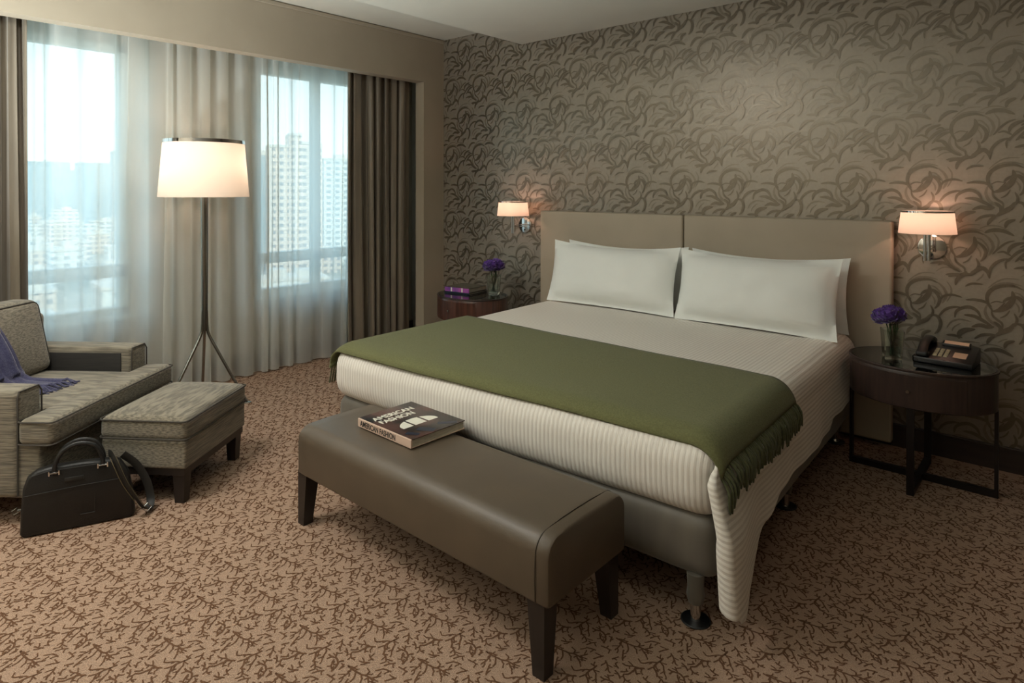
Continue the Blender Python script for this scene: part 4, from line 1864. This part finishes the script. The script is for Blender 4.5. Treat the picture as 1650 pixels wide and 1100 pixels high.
# shoulder strap: from the top, down over the right end
for kx, mt in ((0, M['strap']),):
    bm = BM()
    pts = [(0.30, 0.055, 0.270), (0.315, 0.02, 0.272), (0.335, -0.012, 0.235), (0.365, -0.022, 0.16), (0.405, -0.02, 0.085),
           (0.432, -0.01, 0.035), (0.452, 0.02, 0.022), (0.455, 0.05, 0.05), (0.44, 0.06, 0.12), (0.40, 0.065, 0.20), (0.35, 0.06, 0.255)]
    sp2 = smooth_path(pts, 5)
    tube(bm, sp2, 0.01, 8, flat=(0.0025, 0.016))
    st_ = obj('shoulder_strap', bm, mt, bg_, world=False)
    bm = BM()
    for off in (-0.011, 0.011):
        tube(bm, [Vector(p) + Vector((off, -0.0045, 0)) for p in sp2[6:30]], 0.0012, 5)
    obj('strap_piping', bm, M['strap_edge'], st_, world=False)
bm = BM()
tube(bm, [(0.425, -0.02, 0.035), (0.445, -0.018, 0.02), (0.46, 0.0, 0.03), (0.445, 0.0, 0.048)], 0.003, 8, closed=True)
obj('strap_clip', bm, M['chrome'], bg_, world=False)
bm = BM()
tube(bm, [(-0.012, 0.03, 0.118), (-0.028, 0.03, 0.108), (-0.022, 0.03, 0.092), (-0.006, 0.03, 0.10)], 0.003, 8, closed=True)
tube(bm, [(0.004, 0.03, 0.105), (-0.010, 0.03, 0.105)], 0.006, 8)
obj('side_ring', bm, M['nickel'], bg_, world=False)


# ------------------------------------------------------------------ city outside
def facade(name, wall, win, px, pz):
    m, n, p = newmat(name)
    setp(p, rough=0.8)
    t = n.nodes.new('ShaderNodeTexCoord')
    s = n.nodes.new('ShaderNodeSeparateXYZ')
    n.links.new(t.outputs['Object'], s.inputs[0])
    ad = n.nodes.new('ShaderNodeMath')
    ad.operation = 'ADD'
    n.links.new(s.outputs['X'], ad.inputs[0])
    n.links.new(s.outputs['Y'], ad.inputs[1])

    def frac(out, per, duty):
        d = n.nodes.new('ShaderNodeMath'); d.operation = 'DIVIDE'; d.inputs[1].default_value = per
        n.links.new(out, d.inputs[0])
        f = n.nodes.new('ShaderNodeMath'); f.operation = 'FRACT'
        n.links.new(d.outputs[0], f.inputs[0])
        g = n.nodes.new('ShaderNodeMath'); g.operation = 'LESS_THAN'; g.inputs[1].default_value = duty
        n.links.new(f.outputs[0], g.inputs[0])
        return g.outputs[0]
    a = frac(ad.outputs[0], px, 0.5)
    b = frac(s.outputs['Z'], pz, 0.5)
    mu = n.nodes.new('ShaderNodeMath'); mu.operation = 'MULTIPLY'
    n.links.new(a, mu.inputs[0]); n.links.new(b, mu.inputs[1])
    mx = n.nodes.new('ShaderNodeMix'); mx.data_type = 'RGBA'
    mx.inputs[6].default_value = wall; mx.inputs[7].default_value = win
    n.links.new(mu.outputs[0], mx.inputs[0])
    n.links.new(mx.outputs[2], p.inputs['Base Color'])
    return m


F1 = facade('pale_facade', rgb(225, 205, 190), rgb(140, 140, 145), 3.4, 3.2)
F2 = facade('hazed_facade', rgb(150, 172, 180), rgb(124, 148, 160), 4.0, 3.4)  # skyline haze put into the colour: pale blue-grey, weak window contrast
F3 = facade('white_facade', rgb(225, 225, 220), rgb(150, 160, 165), 5.0, 3.4)
M['city_ground'] = mat('city_ground', rgb(120, 128, 120), rgb(196, 192, 184), scale=0.03, rough=0.9)
GZ = -42.0
camv = Vector((4.3645, -4.0158, 0))


def building(label, x, y, w, d, top, m, group=None, step=None):
    a = math.atan2(y - camv.y, x - camv.x)
    t = thing('building', label, 'building', (x, y, GZ), a + PI / 2 + 0.18, group)
    bm = BM()
    box(bm, -w / 2, w / 2, -d / 2, d / 2, 0, top - GZ)
    obj('walls', bm, m, t, world=False, smooth=False)
    bm = BM()
    q = 0.25
    box(bm, -w / 2 - 0.3, w / 2 + 0.3, -d / 2 - 0.3, d / 2 + 0.3, top - GZ, top - GZ + 1.0)
    box(bm, -w * q, w * q * .3, -d * q, d * q, top - GZ + 1.0, top - GZ + 3.4)
    obj('roof', bm, M['city_pale'], t, world=False, smooth=False)
    return t


building('broad haze-blue slab on the skyline at the left window edge', -1081.5, 241.5, 48.1, 30, 38.1, F2)
building('low haze-blue block in the skyline gap of the left window', -1177.9, 299.0, 17.8, 25, 29.5, F2)
building('wide haze-blue tower right of the gap in the left window', -909.7, 255.2, 44.3, 30, 32.4, F2)
building('tall narrow slab at the right edge of the left window', -662.9, 205.6, 17.2, 25, 35.2, F2)
building('short haze-blue tower at the left edge of the right window', -400.8, 205.4, 9.6, 14, 23.4, F2)
tw = thing('building', 'tall pale apartment tower of three stepped wings in the right window', 'building', (-276.5, 155.0, GZ),
           math.atan2(159.0, -280.8) + PI / 2 + 0.1)
for (ox_, w_, d_, top_) in ((9.6, 9.3, 14, 22.3), (2.0, 5.7, 17, 26.1), (-5.4, 9.1, 14, 20.6)):
    bm = BM()
    box(bm, -ox_ - w_ / 2, -ox_ + w_ / 2, -d_ / 2, d_ / 2, 0, top_ - GZ)
    wg = obj('wing', bm, F1, tw, world=False, smooth=False)
    bm = BM()
    box(bm, -ox_ - w_ / 2 - .1, -ox_ + w_ / 2 + .1, -d_ / 2 - .3, d_ / 2 + .3, top_ - GZ, top_ - GZ + 1.2)
    obj('roof', bm, M['city_pale'], wg, world=False, smooth=False)
building('white slab block beside the drape in the right window', -330.0, 216.3, 18.0, 20, 18.4, F3)
rc = random.Random(17)
first = None
placed = []
tall = [(-400.8, 205.4), (-276.5, 155.0), (-330.0, 216.3), (-662.9, 205.6)]
for k in range(70):
    for _ in range(30):
        D_ = rc.uniform(170, 620)
        lat = rc.uniform(-0.80, -0.25) * D_
        x = camv.x - 0.6597 * D_ + 0.7515 * lat
        y = camv.y + 0.7515 * D_ + 0.6597 * lat
        if all((x - a) ** 2 + (y - b) ** 2 > (26 if (a, b) in placed else 40) ** 2 for a, b in placed + tall):
            break
    placed.append((x, y))
    h = rc.uniform(5, 15) + (0 if D_ < 300 else rc.uniform(0, 10))
    w, d = rc.uniform(9, 20), rc.uniform(9, 18)
    t = building('low pale city building far below the windows', x, y, w, d, GZ + h, rc.choice((F3, F1, F3)), 'low city buildings')
bm = BM()
box(bm, -3000, -20, -1500, 2500, GZ - 1, GZ)
struct('ground', bm, M['city_ground'])
